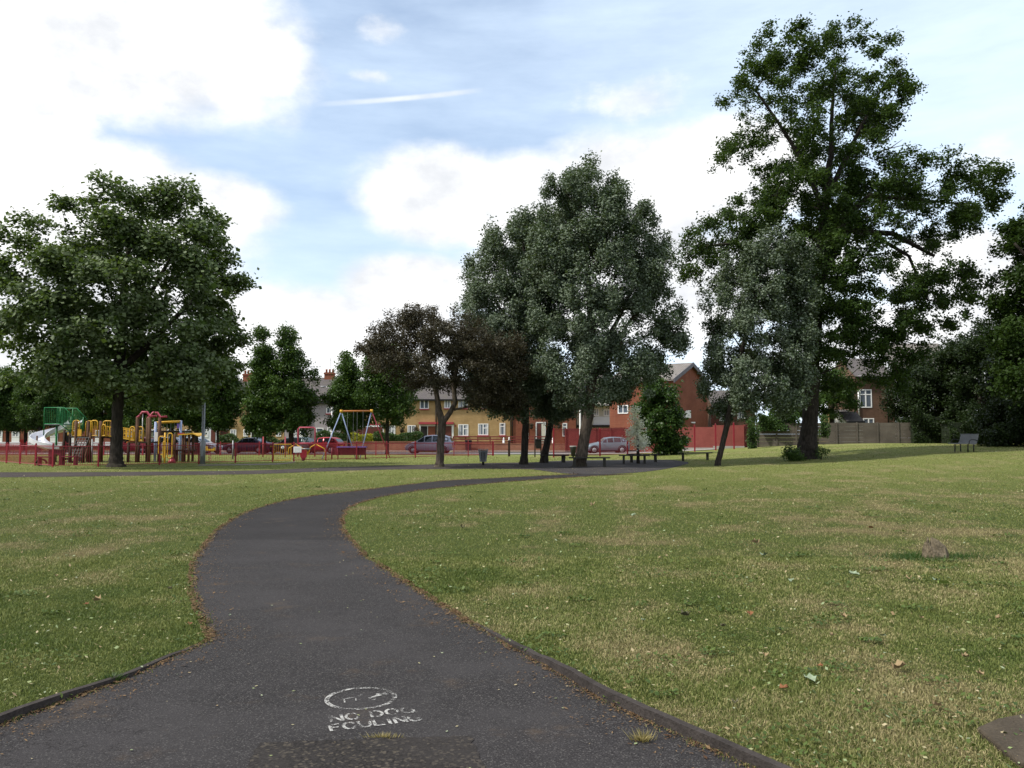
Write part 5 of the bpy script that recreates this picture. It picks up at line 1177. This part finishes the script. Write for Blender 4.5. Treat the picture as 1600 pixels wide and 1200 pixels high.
def yellow_rails():
    d = 48.5; root = empty('climbing_rails', G(256, d), 'yellow looped climbing rails beside the play hut', 'climbing frame'); P = loc_fn(root, d)
    for a, b, t, bt, dy in ((248.5, 257, 682, 710, 0), (258, 265, 677, 716, .4), (259, 262, 689, 716, -.3)):
        mb = MB(); xa, xb, zt, zb = P(a, 680).x, P(b, 680).x, P(a, t).z, P(a, bt).z; k = .07
        mb.tube([(xa + k, dy, zb), (xa, dy, zb + k), (xa, dy, zt - k), (xa + k, dy, zt), (xb - k, dy, zt), (xb, dy, zt - k), (xb, dy, zb + k), (xb - k, dy, zb), (xa + k, dy, zb)], .035, 6); mb.build('looped_rail', M['yellow'], root)
    MB().tube([(P(256.5, 695).x, .1, -.05), (P(256.5, 695).x, .1, P(0, 676).z)], .055, 8).build('post', M['yellow'], root); MB().tube([(P(251, 695).x, .1, -.05), (P(251, 695).x, .1, P(0, 712).z)], .05, 8).build('post', M['wood'], root)
    MB().lathe([(.26, 0), (.2, .1), (.06, .34)], 8, (P(264, 695).x, .5, 0)).build('step_cone', M['red'], root)
yellow_rails()
def hut():
    d = 50.5; root = empty('play_hut', G(288, d), 'small timber play hut with a yellow and red canopy', 'play house'); P = loc_fn(root, d); x = lambda p: P(p, 680).x; z = lambda q: P(288, q).z
    for px, dy in ((272, .5), (278.5, -.5), (284, .5), (291, -.5), (300.5, -.5), (297, .5)):
        MB().tube([(x(px), dy, -.1), (x(px), dy, z(678 if px > 275 else 703))], .075, 8).build('post', M['wood'], root)
    MB().span((x(266), -.6, z(704.5)), (x(303), .6, z(702.5))).build('platform', M['darkwood'], root)
    MB().span((x(289), -.62, z(709)), (x(301), -.58, z(707.5))).build('rail', M['wood'], root)
    mb = MB(); mb.prism([(x(285), z(678.5)), (x(300), z(677.5)), (x(308), z(676.5)), (x(315.5), z(680.5)), (x(315), z(681.3)), (x(307), z(678)), (x(300), z(679.2)), (x(285), z(680.2))], -.7, .7); mb.build('canopy', M['yellow'], root)
    MB().span((x(280.5), -.3, z(680)), (x(285), .3, z(676.5))).build('roof_peak', M['pink'], root)
    MB().span((x(286.5), .55, z(700)), (x(289.5), .6, z(690))).build('play_panel', M['yellow'], root)
hut()
def swing():
    d = 57.0; root = empty('swing_set', G(556, d), 'tall A frame swing with blue and pink legs and an orange top bar', 'swing'); P = loc_fn(root, d)
    a, b = P(536, 643, -.6), P(577, 641.5, .9); zt = a.z
    MB().tube([a, b], .06, 8).build('top_bar', paint('orange_bar', (.45, .16, .04), .5), root)
    for q, legs in ((a, ((511.5, -.9, 'blue'), (557, .7, 'blue'))), (b, ((561, -.4, 'blue'), (602, 1.6, 'pink')))):
        for px, dy, m in legs:
            e = Vector((P(px, 700).x, q.y + dy - .2, -.05)); MB().tube([q, e], .036, 8).build('leg', M[m], root)
        MB().lathe([(.09, -.1), (.11, 0), (.09, .1)], 10, q).build('corner_cap', M['yellow'], root)
    for k in (.3, .62):
        q = a.lerp(b, k)
        g = MB()
        for o in (-.2, .2): g.tube([(q.x + o, q.y, q.z), (q.x + o, q.y, .55)], .012, 4)
        g.build('chain', M['galv'], root); MB().box((q.x, q.y, .52), (.46, .2, .05)).build('swing_seat', M['black'], root)
swing()
def goal():
    d = 62.0; root = empty('play_goal', G(479, d), 'square crimson tube frame standing before the red car', 'play frame'); P = loc_fn(root, d); a, b, c = P(465.5, 708), P(492, 708), P(0, 668)
    MB().tube([(a.x, 0, -.1), (a.x, 0, c.z - .1), (a.x + .1, 0, c.z), (b.x - .1, 0, c.z), (b.x, 0, c.z - .1), (b.x, 0, -.1)], .058, 8).build('frame', M['pink'], root)
    MB().tube([(a.x, 0, 1.0), (b.x, 0, 1.0)], .05, 6).build('lower_bar', M['pink'], root)
    g = MB()
    for k in range(4): q = a.x + (b.x - a.x) * (k + 1) / 5; g.tube([(q, 0, c.z), (q, 0, c.z - .18)], .02, 4)
    g.build('hook', M['galv'], root)
goal()
def low_bars():
    d = 54.0; root = empty('balance_bars', G(480, d), 'low zigzag yellow balance bars on the playground grass', 'play bars'); P = loc_fn(root, d)
    for pl in ([(450, 709), (451.5, 700), (462, 694), (470, 699), (479, 704), (481, 711)], [(482, 709), (485, 699), (493.5, 694), (507, 701), (508, 712)]):
        MB().tube([P(*q) for q in pl], .035, 6).build('bar', M['yellow'], root)
low_bars()
def rocker():
    d = 51.5; root = empty('spring_rocker', G(473.5, d), 'crimson shield shaped spring rocker with a pale handle bar', 'rocker'); P = loc_fn(root, d); x = lambda p: P(p, 695).x; z = lambda q: P(0, q).z
    MB().prism([(x(469), z(703)), (x(479.5), z(703)), (x(479.5), z(713)), (x(476), z(719)), (x(473), z(719)), (x(469.5), z(713))], -.05, .05).build('rocker_body', M['red'], root)
    MB().tube([(x(470), 0, z(701.5)), (x(485), 0, z(701.5))], .05, 6).build('handle_bar', M['galv'], root)
    g = MB(); g.tube([(.09 * math.cos(k * .9) + x(474.5), .09 * math.sin(k * .9), .01 * k) for k in range(26)], .014, 4); g.build('spring', M['black'], root)
rocker()
def panel_play():
    d = 55.5; root = empty('play_counter', G(546, d), 'long crimson play counter with posts below the swing', 'play counter'); P = loc_fn(root, d); x = lambda p: P(p, 695).x; z = lambda q: P(0, q).z
    MB().span((x(519), -.03, z(711)), (x(571), .03, z(699.5))).build('panel', M['crimson'], root)
    MB().span((x(527), -.25, z(699.3)), (x(573), .25, z(697.5))).build('counter_top', M['purple'], root)
    for px in (519, 528.5, 560, 571.5): MB().tube([(x(px), -.06, -.1), (x(px), -.06, z(699.5))], .04, 6).build('post', M['crimson'], root)
panel_play()
def yellow_spring():
    d = 52.5; root = empty('spring_rocker', G(327, d), 'yellow boat shaped spring rocker right of the grey lamp post', 'rocker'); P = loc_fn(root, d); x = lambda p: P(p, 695).x; z = lambda q: P(0, q).z
    MB().prism([(x(320.5), z(697)), (x(323), z(697)), (x(324.5), z(701.5)), (x(333), z(701.5)), (x(335.5), z(699)), (x(336), z(704)), (x(322), z(704)), (x(320.5), z(701))], -.12, .12).build('rocker_body', M['yellow'], root)
    g = MB(); g.tube([(.1 * math.cos(k * .9) + x(328), .1 * math.sin(k * .9), z(704) * k / 30) for k in range(31)], .018, 4); g.build('spring', M['pink'], root)
    MB().tube([(x(320), -.2, -.05), (x(321.5), -.2, .55)], .07, 8).build('marker_post', M['yellow'], root)
yellow_spring()
def play_table(px0, px1, d, lab):
    root = empty('play_bench', G((px0 + px1) / 2, d), lab, 'play bench'); P = loc_fn(root, d); a, b = P(px0, 695).x, P(px1, 695).x
    MB().box((0, 0, .46), (b - a, .34, .06)).build('seat', M['crimson'], root)
    for q in (a + .08, b - .08): MB().box((q, 0, .215), (.07, .3, .43)).build('leg', M['crimson'], root)
    mb = MB(); pts = [(b - .55 + .28 * math.cos(R(t)), .0, .12 + .22 * math.sin(R(t))) for t in range(0, 181, 20)]; mb.tube(pts, .05, 6); mb.build('hoop', M['darkwood'], root)
play_table(60.5, 82, 43.8, 'crimson low play bench left of the playground fence corner'); play_table(97, 121.5, 44.6, 'crimson low play bench right of the arched play table')
def arch_table():
    d = 45; root = empty('play_table', G(89, d), 'dark crimson arched play table under the end of the slide', 'play table'); P = loc_fn(root, d); a, b = P(80, 695).x, P(99.5, 695).x; z = P(0, 703).z
    MB().prism([(a, z), (b, z), (b, z - .3), (b - .12, z - .3), (b - .25, z - .2), (a + .25, z - .32), (a + .12, z - .42), (a, z - .42)], -.25, .25).build('table_body', M['crimson'], root)
    for q in (a + .07, b - .07): MB().box((q, 0, (z - .3) / 2), (.11, .46, z - .3)).build('leg', M['crimson'], root)
    MB().box((a + (b - a) / 2, 0, z + .025), (b - a + .1, .6, .04)).build('table_top', M['wood'], root)
arch_table()
MB_post = None
def goal_posts():
    root = empty('basketball_post', G(372, 56), 'thin red and grey posts standing in the middle of the playground', 'post'); P = loc_fn(root, 56)
    MB().tube([(P(364, 695).x, 0, -.1), (P(364, 695).x, 0, 1.25)], .05, 6).build('grey_post', M['galv'], root); MB().box((P(367, 695).x, .1, .45), (.12, .3, .5)).build('foot_block', M['wood'], root)
    for px in (376.5, 414): MB().tube([(P(px, 695).x, 5, -.1), (P(px, 695).x, 5, 1.5)], .05, 6).build('red_post', M['red_fade'], root)
goal_posts()

# ------------------------------------------------------------------ cars
ST_HATCH = [(0, .36, .58, .60, .78, .85), (.025, .24, .66, .68, .90, .85), (.12, .2, .78, .81, .97, .86), (.26, .2, .87, .93, 1, .86), (.33, .2, .90, .98, 1, .86), (.47, .2, .92, 1.36, 1, .77), (.62, .2, .93, 1.43, 1, .78), (.80, .2, .95, 1.41, .99, .77), (.90, .22, .96, 1.30, .97, .76), (.975, .26, .93, .99, .93, .84), (1, .38, .80, .84, .86, .86)]
ST_MPV = [(0, .38, .62, .64, .80, .85), (.025, .26, .72, .75, .90, .85), (.10, .22, .88, .92, .97, .86), (.19, .22, .96, 1.02, 1, .86), (.24, .22, .98, 1.08, 1, .86), (.42, .22, 1.0, 1.54, 1, .77), (.58, .22, 1.0, 1.62, 1, .78), (.82, .22, 1.02, 1.60, .99, .77), (.93, .24, 1.02, 1.46, .97, .76), (.985, .28, 1.0, 1.06, .93, .84), (1, .40, .86, .92, .86, .86)]
ST_SALOON = [(0, .36, .56, .58, .78, .85), (.02, .24, .66, .68, .90, .85), (.12, .2, .78, .81, .97, .86), (.25, .2, .84, .89, 1, .86), (.31, .2, .86, .93, 1, .86), (.44, .2, .89, 1.33, 1, .76), (.58, .2, .90, 1.40, 1, .77), (.70, .2, .91, 1.36, .99, .76), (.84, .22, .92, 1.00, .97, .84), (.97, .26, .90, .94, .92, .86), (1, .38, .78, .82, .85, .86)]
ST_ESTATE = [(0, .36, .56, .58, .78, .85), (.02, .24, .66, .68, .90, .85), (.12, .2, .80, .83, .97, .86), (.25, .2, .86, .92, 1, .86), (.31, .2, .88, .96, 1, .86), (.43, .2, .91, 1.36, 1, .76), (.58, .2, .92, 1.43, 1, .77), (.84, .2, .93, 1.42, .99, .76), (.93, .22, .94, 1.28, .97, .76), (.985, .26, .92, .98, .92, .84), (1, .38, .80, .84, .85, .86)]
def car(label, px, d, rz, L, hw, st, colr, cab, group='cars parked along the road'):
    """front of the car points to local -x"""
    root = empty('parked_car', G(px, d), label, 'car', group, rz); root.location.z += .006
    pm_ = paint('car_paint_' + label.split()[0], colr, .28, .05, 1, .5, .25)
    K = 12; vs = []
    for t, zb, zs, zr, w, rf in st:
        x = (t - .5) * L; W_ = hw * w; h = [(W_ * .86, zb), (W_ * .98, zb + .14), (W_, zb + (zs - zb) * .62), (W_ * .965, zs), (W_ * rf, zr - (.05 if zr - zs > .15 else .015)), (W_ * rf * .8, zr)]
        vs += [(x, y, z) for y, z in h] + [(x, -y, z) for y, z in reversed(h)]
    mb = MB(); n = len(st); fs = [(i * K + k, i * K + (k + 1) % K, (i + 1) * K + (k + 1) % K, (i + 1) * K + k) for i in range(n - 1) for k in range(K)]
    mb.add(vs, fs, True); mb.add(vs[:K], [tuple(range(K))]); mb.add(vs[-K:], [tuple(range(K))])
    body = mb.build('body', pm_, root)
    def inset(idx, off, sx=.9, sz=.84):
        p = [Vector(vs[i]) for i in idx]; c = sum(p, Vector()) / len(p); nr = (p[1] - p[0]).cross(p[2] - p[0])
        if nr.length < 1e-6: nr = (p[2] - p[0]).cross(p[3] - p[0])
        nr.normalize(); o = Vector((0, 0, .5)); nr = nr if nr.dot(c - o) > 0 else -nr
        return [c + (q - c) * sx + nr * off for q in p]
    w0, w1, r0, r1 = cab                                            # windscreen a-b, rear window c-d
    for side in (0, 1):
        g = MB(); k3, k4 = (3, 4) if side == 0 else (8, 7)
        for i in range(w0, r1):
            q = inset([i * K + k3, (i + 1) * K + k3, (i + 1) * K + k4, i * K + k4], .013, .88); g.add(q, [(0, 1, 2, 3)])
        g.build('side_window', M['carglass'], root, recalc=False)
    for nm, (i, j) in (('windscreen', (w0, w1)), ('rear_window', (r0, r1))):
        g = MB(); g.add(inset([i * K + 4, j * K + 4, j * K + 7, i * K + 7], .035, .88), [(0, 1, 2, 3)]); g.build(nm, M['carglass'], root, recalc=False)
    for x in (.175, .815):
        for s in (-1, 1):
            xx = (x - .5) * L; y0, y1 = s * (hw - .2), s * (hw + .004)
            wl = MB().tube([(xx, s * (hw - .19), .30), (xx, s * (hw - .005), .30)], .30, 18).build('wheel', M['tyre'], root)
            MB().tube([(xx, s * (hw - .03), .30), (xx, s * (hw + .006), .30)], [.21, .19], 14).build('rim', M['rim'], wl)
            a = MB(); m = 12; pts = [(xx + .365 * math.cos(R(180 * k / m)), s * (hw + .001), .31 + .365 * math.sin(R(180 * k / m))) for k in range(m + 1)]
            a.tube(pts, .03, 5); a.build('wheel_arch', M['black'], root)
    zf = st[1][2] - .1; zrr = st[-1][2] - .05
    for s in (-1, 1):
        MB().box((-.5 * L + .09, s * hw * .64, zf), (.16, hw * .4, .14)).build('headlight', M['lamphead'], root, bev=.03)
        MB().box((.5 * L - .05, s * hw * .72, zrr), (.14, hw * .22, .22)).build('tail_light', M['lampred'], root, bev=.03)
        MB().box(((w_x := (st[w0][0] - .5) * L + .12), s * (hw + .09), st[w0][2] + .06), (.1, .16, .12)).build('wing_mirror', pm_, root, bev=.03)
    MB().box((.5 * L + .004, 0, .62), (.02, .5, .11)).build('number_plate', M['plate'], root); MB().box((-.5 * L - .004, 0, .42), (.02, .5, .11)).build('number_plate', M['plate_w'], root)
    for x0, nm in ((-.5 * L + .05, 'bumper'), (.5 * L - .05, 'bumper')): MB().box((x0, 0, .40), (.13, hw * 1.62, .16)).build(nm, pm_, root, bev=.05)
    MB().box((0, 0, .21), (L * .62, hw * 1.9, .08)).build('sill_trim', M['black'], root)
    return root
CABH = (4, 5, 8, 9)
car('blue grey hatchback parked by the tall crimson railing', 947, 73, R(8), 3.85, .83, ST_HATCH, (.17, .25, .30), CABH)
car('silver lilac people carrier behind the purple plum trunk', 672, 73.0, R(-6), 4.15, .86, ST_MPV, (.30, .31, .40), CABH)
car('bright red hatchback facing left under the white lamp post', 504, 74.2, R(-14), 3.7, .82, ST_HATCH, (.42, .02, .03), CABH)
car('dark green grey estate car behind the yellow gate', 456, 74.3, R(-16), 4.2, .85, ST_ESTATE, (.05, .08, .085), CABH)
car('dark blue saloon with yellow plate near the narrow conical tree', 389, 74, R(-10), 4.3, .86, ST_SALOON, (.02, .028, .07), (4, 5, 7, 8))
car('white hatchback partly hidden by the grey lamp post', 312, 74, R(168), 3.9, .84, ST_HATCH, (.62, .63, .66), CABH)
car('silver estate car behind the timber play hut', 276, 74.2, R(172), 4.3, .85, ST_ESTATE, (.34, .36, .40), CABH)
car('dark red hatchback behind the yellow bridge of the climbing frame', 212, 74, R(-8), 3.8, .83, ST_HATCH, (.28, .015, .03), CABH)
o = empty('wheelie_bin', G(732, 80.2), 'black wheelie bin by the red timber rail fence', 'bin'); MB().add([(-.25, -.25, .08), (.25, -.25, .08), (.25, .25, .08), (-.25, .25, .08), (-.3, -.32, 1.0), (.3, -.32, 1.0), (.3, .32, 1.0), (-.3, .32, 1.0)], [(0, 3, 2, 1), (4, 5, 6, 7), (0, 1, 5, 4), (1, 2, 6, 5), (2, 3, 7, 6), (3, 0, 4, 7)]).build('bin_body', M['black'], o, bev=.03)
MB().box((0, 0, 1.05), (.66, .72, .07), M=Matrix.Rotation(R(-6), 3, 'X')).build('lid', M['black'], o, bev=.02)
for sx in (-1, 1): MB().tube([(sx * .22, .28, .1), (sx * .28, .28, .1)], .1, 12).build('wheel', M['tyre'], o)
o = empty('wheelie_bin', G(484, 82.5), 'black wheelie bin beside the red car against the grey house', 'bin'); MB().box((0, 0, .55), (1.0, .6, 1.05)).build('bin_body', M['black'], o, bev=.03); MB().box((0, 0, 1.12), (1.06, .68, .07)).build('lid', M['black'], o, bev=.02)

# ------------------------------------------------------------------ park furniture
def bench(px0, px1, d, rz, lab, h=.47, thick=.06):
    Lb = (px1 - px0) / F * d / max(.5, math.cos(rz)); root = empty('park_bench', G((px0 + px1) / 2, d), lab, 'bench', 'backless timber benches under the poplars', rz)
    mb = MB()
    for k in range(3): mb.box((0, -.14 + .14 * k, h - thick / 2), (Lb, .125, thick))
    mb.build('seat', M['slate_wood'], root, bev=.01)
    for s in (-1, 1):
        MB().span((s * (Lb / 2 - .27) - .06, -.13, -.1), (s * (Lb / 2 - .27) + .06, .13, h - thick - .003)).build('leg', M['slate_wood'], root)
bench(889, 952.5, 42.0, 0, 'long backless bench crossing in front of the tallest poplar trunk', .5)
bench(846, 887, 48.5, R(28), 'short backless bench angled beside the bushy poplar', .47)
bench(967, 1014, 46.6, R(-6), 'backless bench before the silver sapling, left of the pair', .5)
bench(979, 1031, 48.6, R(4), 'backless bench beside the silver sapling, right of the pair', .5)
bench(1060, 1111.5, 49.5, R(-5), 'backless bench standing alone in front of the red wall', .49)
def metal_bench():
    d = 44.0; root = empty('metal_bench', G(1508, d), 'grey metal bench with a high back facing left on the right lawn', 'bench', None, R(-74)); L = 1.2
    def mesh(pts, mat=M['galv2']):
        mb = MB(); n = 16
        for k in range(n):
            x0 = -L / 2 + L * (k + .15) / n; x1 = -L / 2 + L * (k + .85) / n
            for (y0, z0), (y1, z1) in zip(pts[:-1], pts[1:]): mb.add([(x0, y0, z0), (x1, y0, z0), (x1, y1, z1), (x0, y1, z1), (x0, y0 + .01, z0 - .02), (x1, y0 + .01, z0 - .02), (x1, y1 + .01, z1 - .02), (x0, y1 + .01, z1 - .02)], [(0, 1, 2, 3), (7, 6, 5, 4), (0, 4, 5, 1), (1, 5, 6, 2), (2, 6, 7, 3), (3, 7, 4, 0)])
        for q in (pts[0], pts[-1]): mb.tube([(-L / 2, q[0], q[1]), (L / 2, q[0], q[1])], .025, 6)
        return mb
    mesh([(-.52, .44), (-.42, .455), (.05, .41), (.12, .44)]).build('seat', M['galv2'], root); mesh([(.13, .46), (.2, .62), (.29, .92)]).build('backrest', M['galv2'], root)
    for s in (-1, 1):
        MB().tube([(s * L * .36, -.28, -.05), (s * L * .36, -.26, .41)], .03, 6).build('leg', M['black'], root); MB().tube([(s * L * .36, .1, -.05), (s * L * .36, .1, .40)], .03, 6).build('leg', M['black'], root)
        MB().tube([(s * L * .5, -.36, .44), (s * L * .5, -.33, .58), (s * L * .5, -.2, .66), (s * L * .5, .02, .64), (s * L * .5, .2, .6)], .022, 6).build('armrest', M['black'], root)

metal_bench()
def slat_bin():
    d = 45.0; root = empty('litter_bin', G(755, d), 'tapered litter bin with grey slats on a short post', 'bin'); n = 14
    MB().lathe([(.14, .2), (.2, .78), (.19, .78), (.13, .22)], 14).build('liner', M['black'], root)
    for k in range(n):
        a = 2 * math.pi * k / n; c, s = math.cos(a), math.sin(a); MB().tube([(.15 * c, .15 * s, .17), (.235 * c, .235 * s, .74), (.25 * c, .25 * s, .86)], .028, 4).build('slat', M['galv'], root)
    MB().lathe([(.24, .70), (.25, .74), (.22, .74), (.21, .70)], 16).build('hoop', M['galv'], root); MB().lathe([(.07, -.05), (.06, .2), (.14, .24)], 10).build('post', M['black'], root)
slat_bin()
o = empty('dog_waste_bin', G(841, 61), 'black box bin hung on two thin posts beside the bushy poplar', 'bin')
for dx, tp in ((-.24, 1.55), (.2, 1.3)): MB().tube([(dx, .12, -.1), (dx, .12, tp)], .045, 8).build('post', M['darkwood'], o)
MB().add([(-.17, -.18, .62), (.17, -.18, .62), (.17, .12, .62), (-.17, .12, .62), (-.23, -.24, 1.25), (.23, -.24, 1.25), (.23, .12, 1.25), (-.23, .12, 1.25)], [(0, 3, 2, 1), (4, 5, 6, 7), (0, 1, 5, 4), (1, 2, 6, 5), (2, 3, 7, 6), (3, 0, 4, 7)]).build('bin_body', M['black'], o, bev=.03); MB().box((0, -.06, 1.29), (.5, .42, .08)).build('lid', M['black'], o, bev=.02)
o = empty('litter_bin', G(895.5, 59.5), 'round black litter bin with an open top left of the leaning trunk', 'bin'); MB().lathe([(.13, .1), (.24, .72), (.25, .78), (.22, .78), (.12, .14)], 14).build('bin_body', paint('dark_grey_bin', (.03, .032, .03), .6), o); MB().lathe([(.05, -.05), (.05, .12)], 8).build('post', M['black'], o)
MB().lathe([(.23, .76), (.26, .80), (.24, .84)], 14).build('rim', paint('pale_bin_rim', (.3, .3, .28), .6), o)
o = empty('bollard', G(795.5, 63), 'square black timber bollard at the end of the playground fence', 'bollard'); MB().box((0, 0, .55), (.17, .17, 1.3)).add([(-.085, -.085, 1.2), (.085, -.085, 1.2), (.085, .085, 1.2), (-.085, .085, 1.2), (0, 0, 1.27)], [(0, 1, 4), (1, 2, 4), (2, 3, 4), (3, 0, 4)]).build('shaft', M['darkwood'], o)
def lamp(px, d, toppy, r, mat, lab, arm=1):
    root = empty('street_lamp', G(px, d), lab, 'lamp post'); zt = Z(toppy, d) - root.location.z
    MB().lathe([(r * 1.7, -.1), (r * 1.7, 1.25), (r * 1.05, 1.34), (r * .7, zt)], 12).build('pole', M[mat], root)
    MB().tube([(0, 0, zt - .05), (-.1 * arm, 0, zt + .12), (-.7 * arm, 0, zt + .22)], r * .55, 8).build('arm', M[mat], root)
    hd = MB().lathe([(.02, 0), (.11, .04), (.13, .16), (.06, .2)], 12, (0, 0, 0)).build('lamp_head', M['galv'], root); hd.location = (-.85 * arm, 0, zt + .14); hd.scale = (2.2, 1, .8)
    MB().span((-.06, -r * 1.72, .45), (.06, -r * 1.66, .95)).build('access_door', M[mat], root)
lamp(317.5, 46.3, 520, .085, 'galv', 'grey steel lamp post at the playground railing', -1)
lamp(906.5, 66, 596, .065, 'lampwhite', 'white lamp post beside the tallest poplar trunk', 1)
lamp(518, 79.4, 608, .07, 'lampwhite', 'white lamp post on the far pavement before the grey house', 1)
o = empty('street_sign', G(521, 79.2) + Vector((0, 0, .1)), 'small white sign plate fixed beside the far lamp post', 'sign'); MB().box((0, 0, Z(670.5, 79.2)), (.34, .02, .3)).build('plate', M['white'], o); MB().box((0, .02, Z(670.5, 79.2)), (.05, .03, .2)).box((-.12, .04, Z(670.5, 79.2)), (.25, .03, .04)).build('bracket', M['black'], o)
# stump, slab
def stump():
    x, y = gp(1466, 874); y += .05; g = float(H(x, y)); root = empty('tree_stump', (x, y, g), 'small broken pale wooden stump poking from the right lawn', 'stump')
    rs = np.random.RandomState(4); mb = MB(); n = 16; rings = [(-.05, 1.0, 0), (.05, .95, 0), (.13, .8, .03), (.19, .5, .06), (.22, .15, .08)]; vs = []
    for z, r, sk in rings:
        for k in range(n):
            a = 2 * math.pi * k / n; q = r * (1 + .22 * math.sin(3 * a + z * 9) + rs.randn() * .06); vs.append((.165 * q * math.cos(a) - sk, .11 * q * math.sin(a), z * 1.0 * (1 + .3 * math.sin(a * 2 + 1)) + rs.randn() * .006))
    fs = [(i * n + k, i * n + (k + 1) % n, (i + 1) * n + (k + 1) % n, (i + 1) * n + k) for i in range(4) for k in range(n)] + [tuple(4 * n + k for k in range(n))]
    mb.add(vs, fs, False).build('wood', paint('bleached_wood', (.135, .11, .075), .9, .5, 9, .1, bump=.8, fine=40), root)
    m = 1600; a = rs.uniform(0, 6.28, m); r = .13 + np.abs(rs.randn(m)) * .22; X_, Y_ = r * np.cos(a) * 1.9, r * np.sin(a) * .8; hh = rs.uniform(.04, .11, m) * np.exp(-r)
    wv = rs.uniform(0, 6.28, m); b = np.c_[X_, Y_, 0 * X_]; w = np.c_[np.cos(wv), np.sin(wv), 0 * wv] * .005; l = rs.randn(m, 3) * .03; l[:, 2] = hh
    V = np.stack([b - w, b + w, b + l], 1).reshape(-1, 3); o = link('grass_tuft', np_mesh('grass_tuft', V, 3, LM['bush'], rs.rand(m)), root); o['kind'] = 'stuff'
stump()
def slab():
    cs = [gp(1528, 1142), gp(1575, 1122), gp(1680, 1138), gp(1690, 1240), gp(1602, 1190)]
    cs = [gp(1526, 1146), gp(1560, 1131), gp(1680, 1110), gp(1720, 1200), gp(1596, 1204)]
    x = sum(c[0] for c in cs) / 5; y = sum(c[1] for c in cs) / 5; g = float(H(x, y)); root = empty('concrete_slab', (x, y, g), 'brown concrete slab set in the grass at the lower right corner', 'slab'); n = 5
    vs = [(a - x, b - y, z) for z in (-.05, .035) for a, b in cs]; MB().add(vs, [tuple(range(n))[::-1], tuple(range(n, 2 * n))] + [(i, (i + 1) % n, (i + 1) % n + n, i + n) for i in range(n)]).build('slab_body', M['slab'], root, bev=.012)

slab()
def tufts():
    rs = np.random.RandomState(77)
    for i, (px, py, n, sc, lm, lab) in enumerate(((1003, 1160, 170, .6, 'straw', 'straggly straw coloured grass tuft growing through the path edge'), (178, 1066, 260, .55, 'bush', 'green weed clump on the left edging strip'), (600, 1155, 90, .3, 'straw', 'thin grass line in the crack beside the repair patch'))):
        x, y = gp(px, py); root = None; a = rs.uniform(0, 6.28, n); r = np.abs(rs.randn(n)) * .05 * sc; b = np.c_[r * np.cos(a) * (1.0 if i < 2 else 4.5), r * np.sin(a) * .6, 0 * r]; h = rs.uniform(.03, .10, n) * sc
        l = np.c_[np.cos(a), np.sin(a), 0 * a] * (h * rs.uniform(.3, 1.3, n))[:, None]; l[:, 2] = h; wv = rs.uniform(0, 6.28, n); w = np.c_[np.cos(wv), np.sin(wv), 0 * wv] * .003
        V = np.stack([b - w, b + w, b + l], 1).reshape(-1, 3); o = link('grass_tuft', np_mesh('grass_tuft', V, 3, LM[lm], rs.rand(n))); o.location = (x, y, .01); tag(o, lab, 'weeds')
LM['straw'] = leaf_mat('straw_blades', (.13, .12, .04), (.36, .30, .15), None, .25, .15)
tufts()
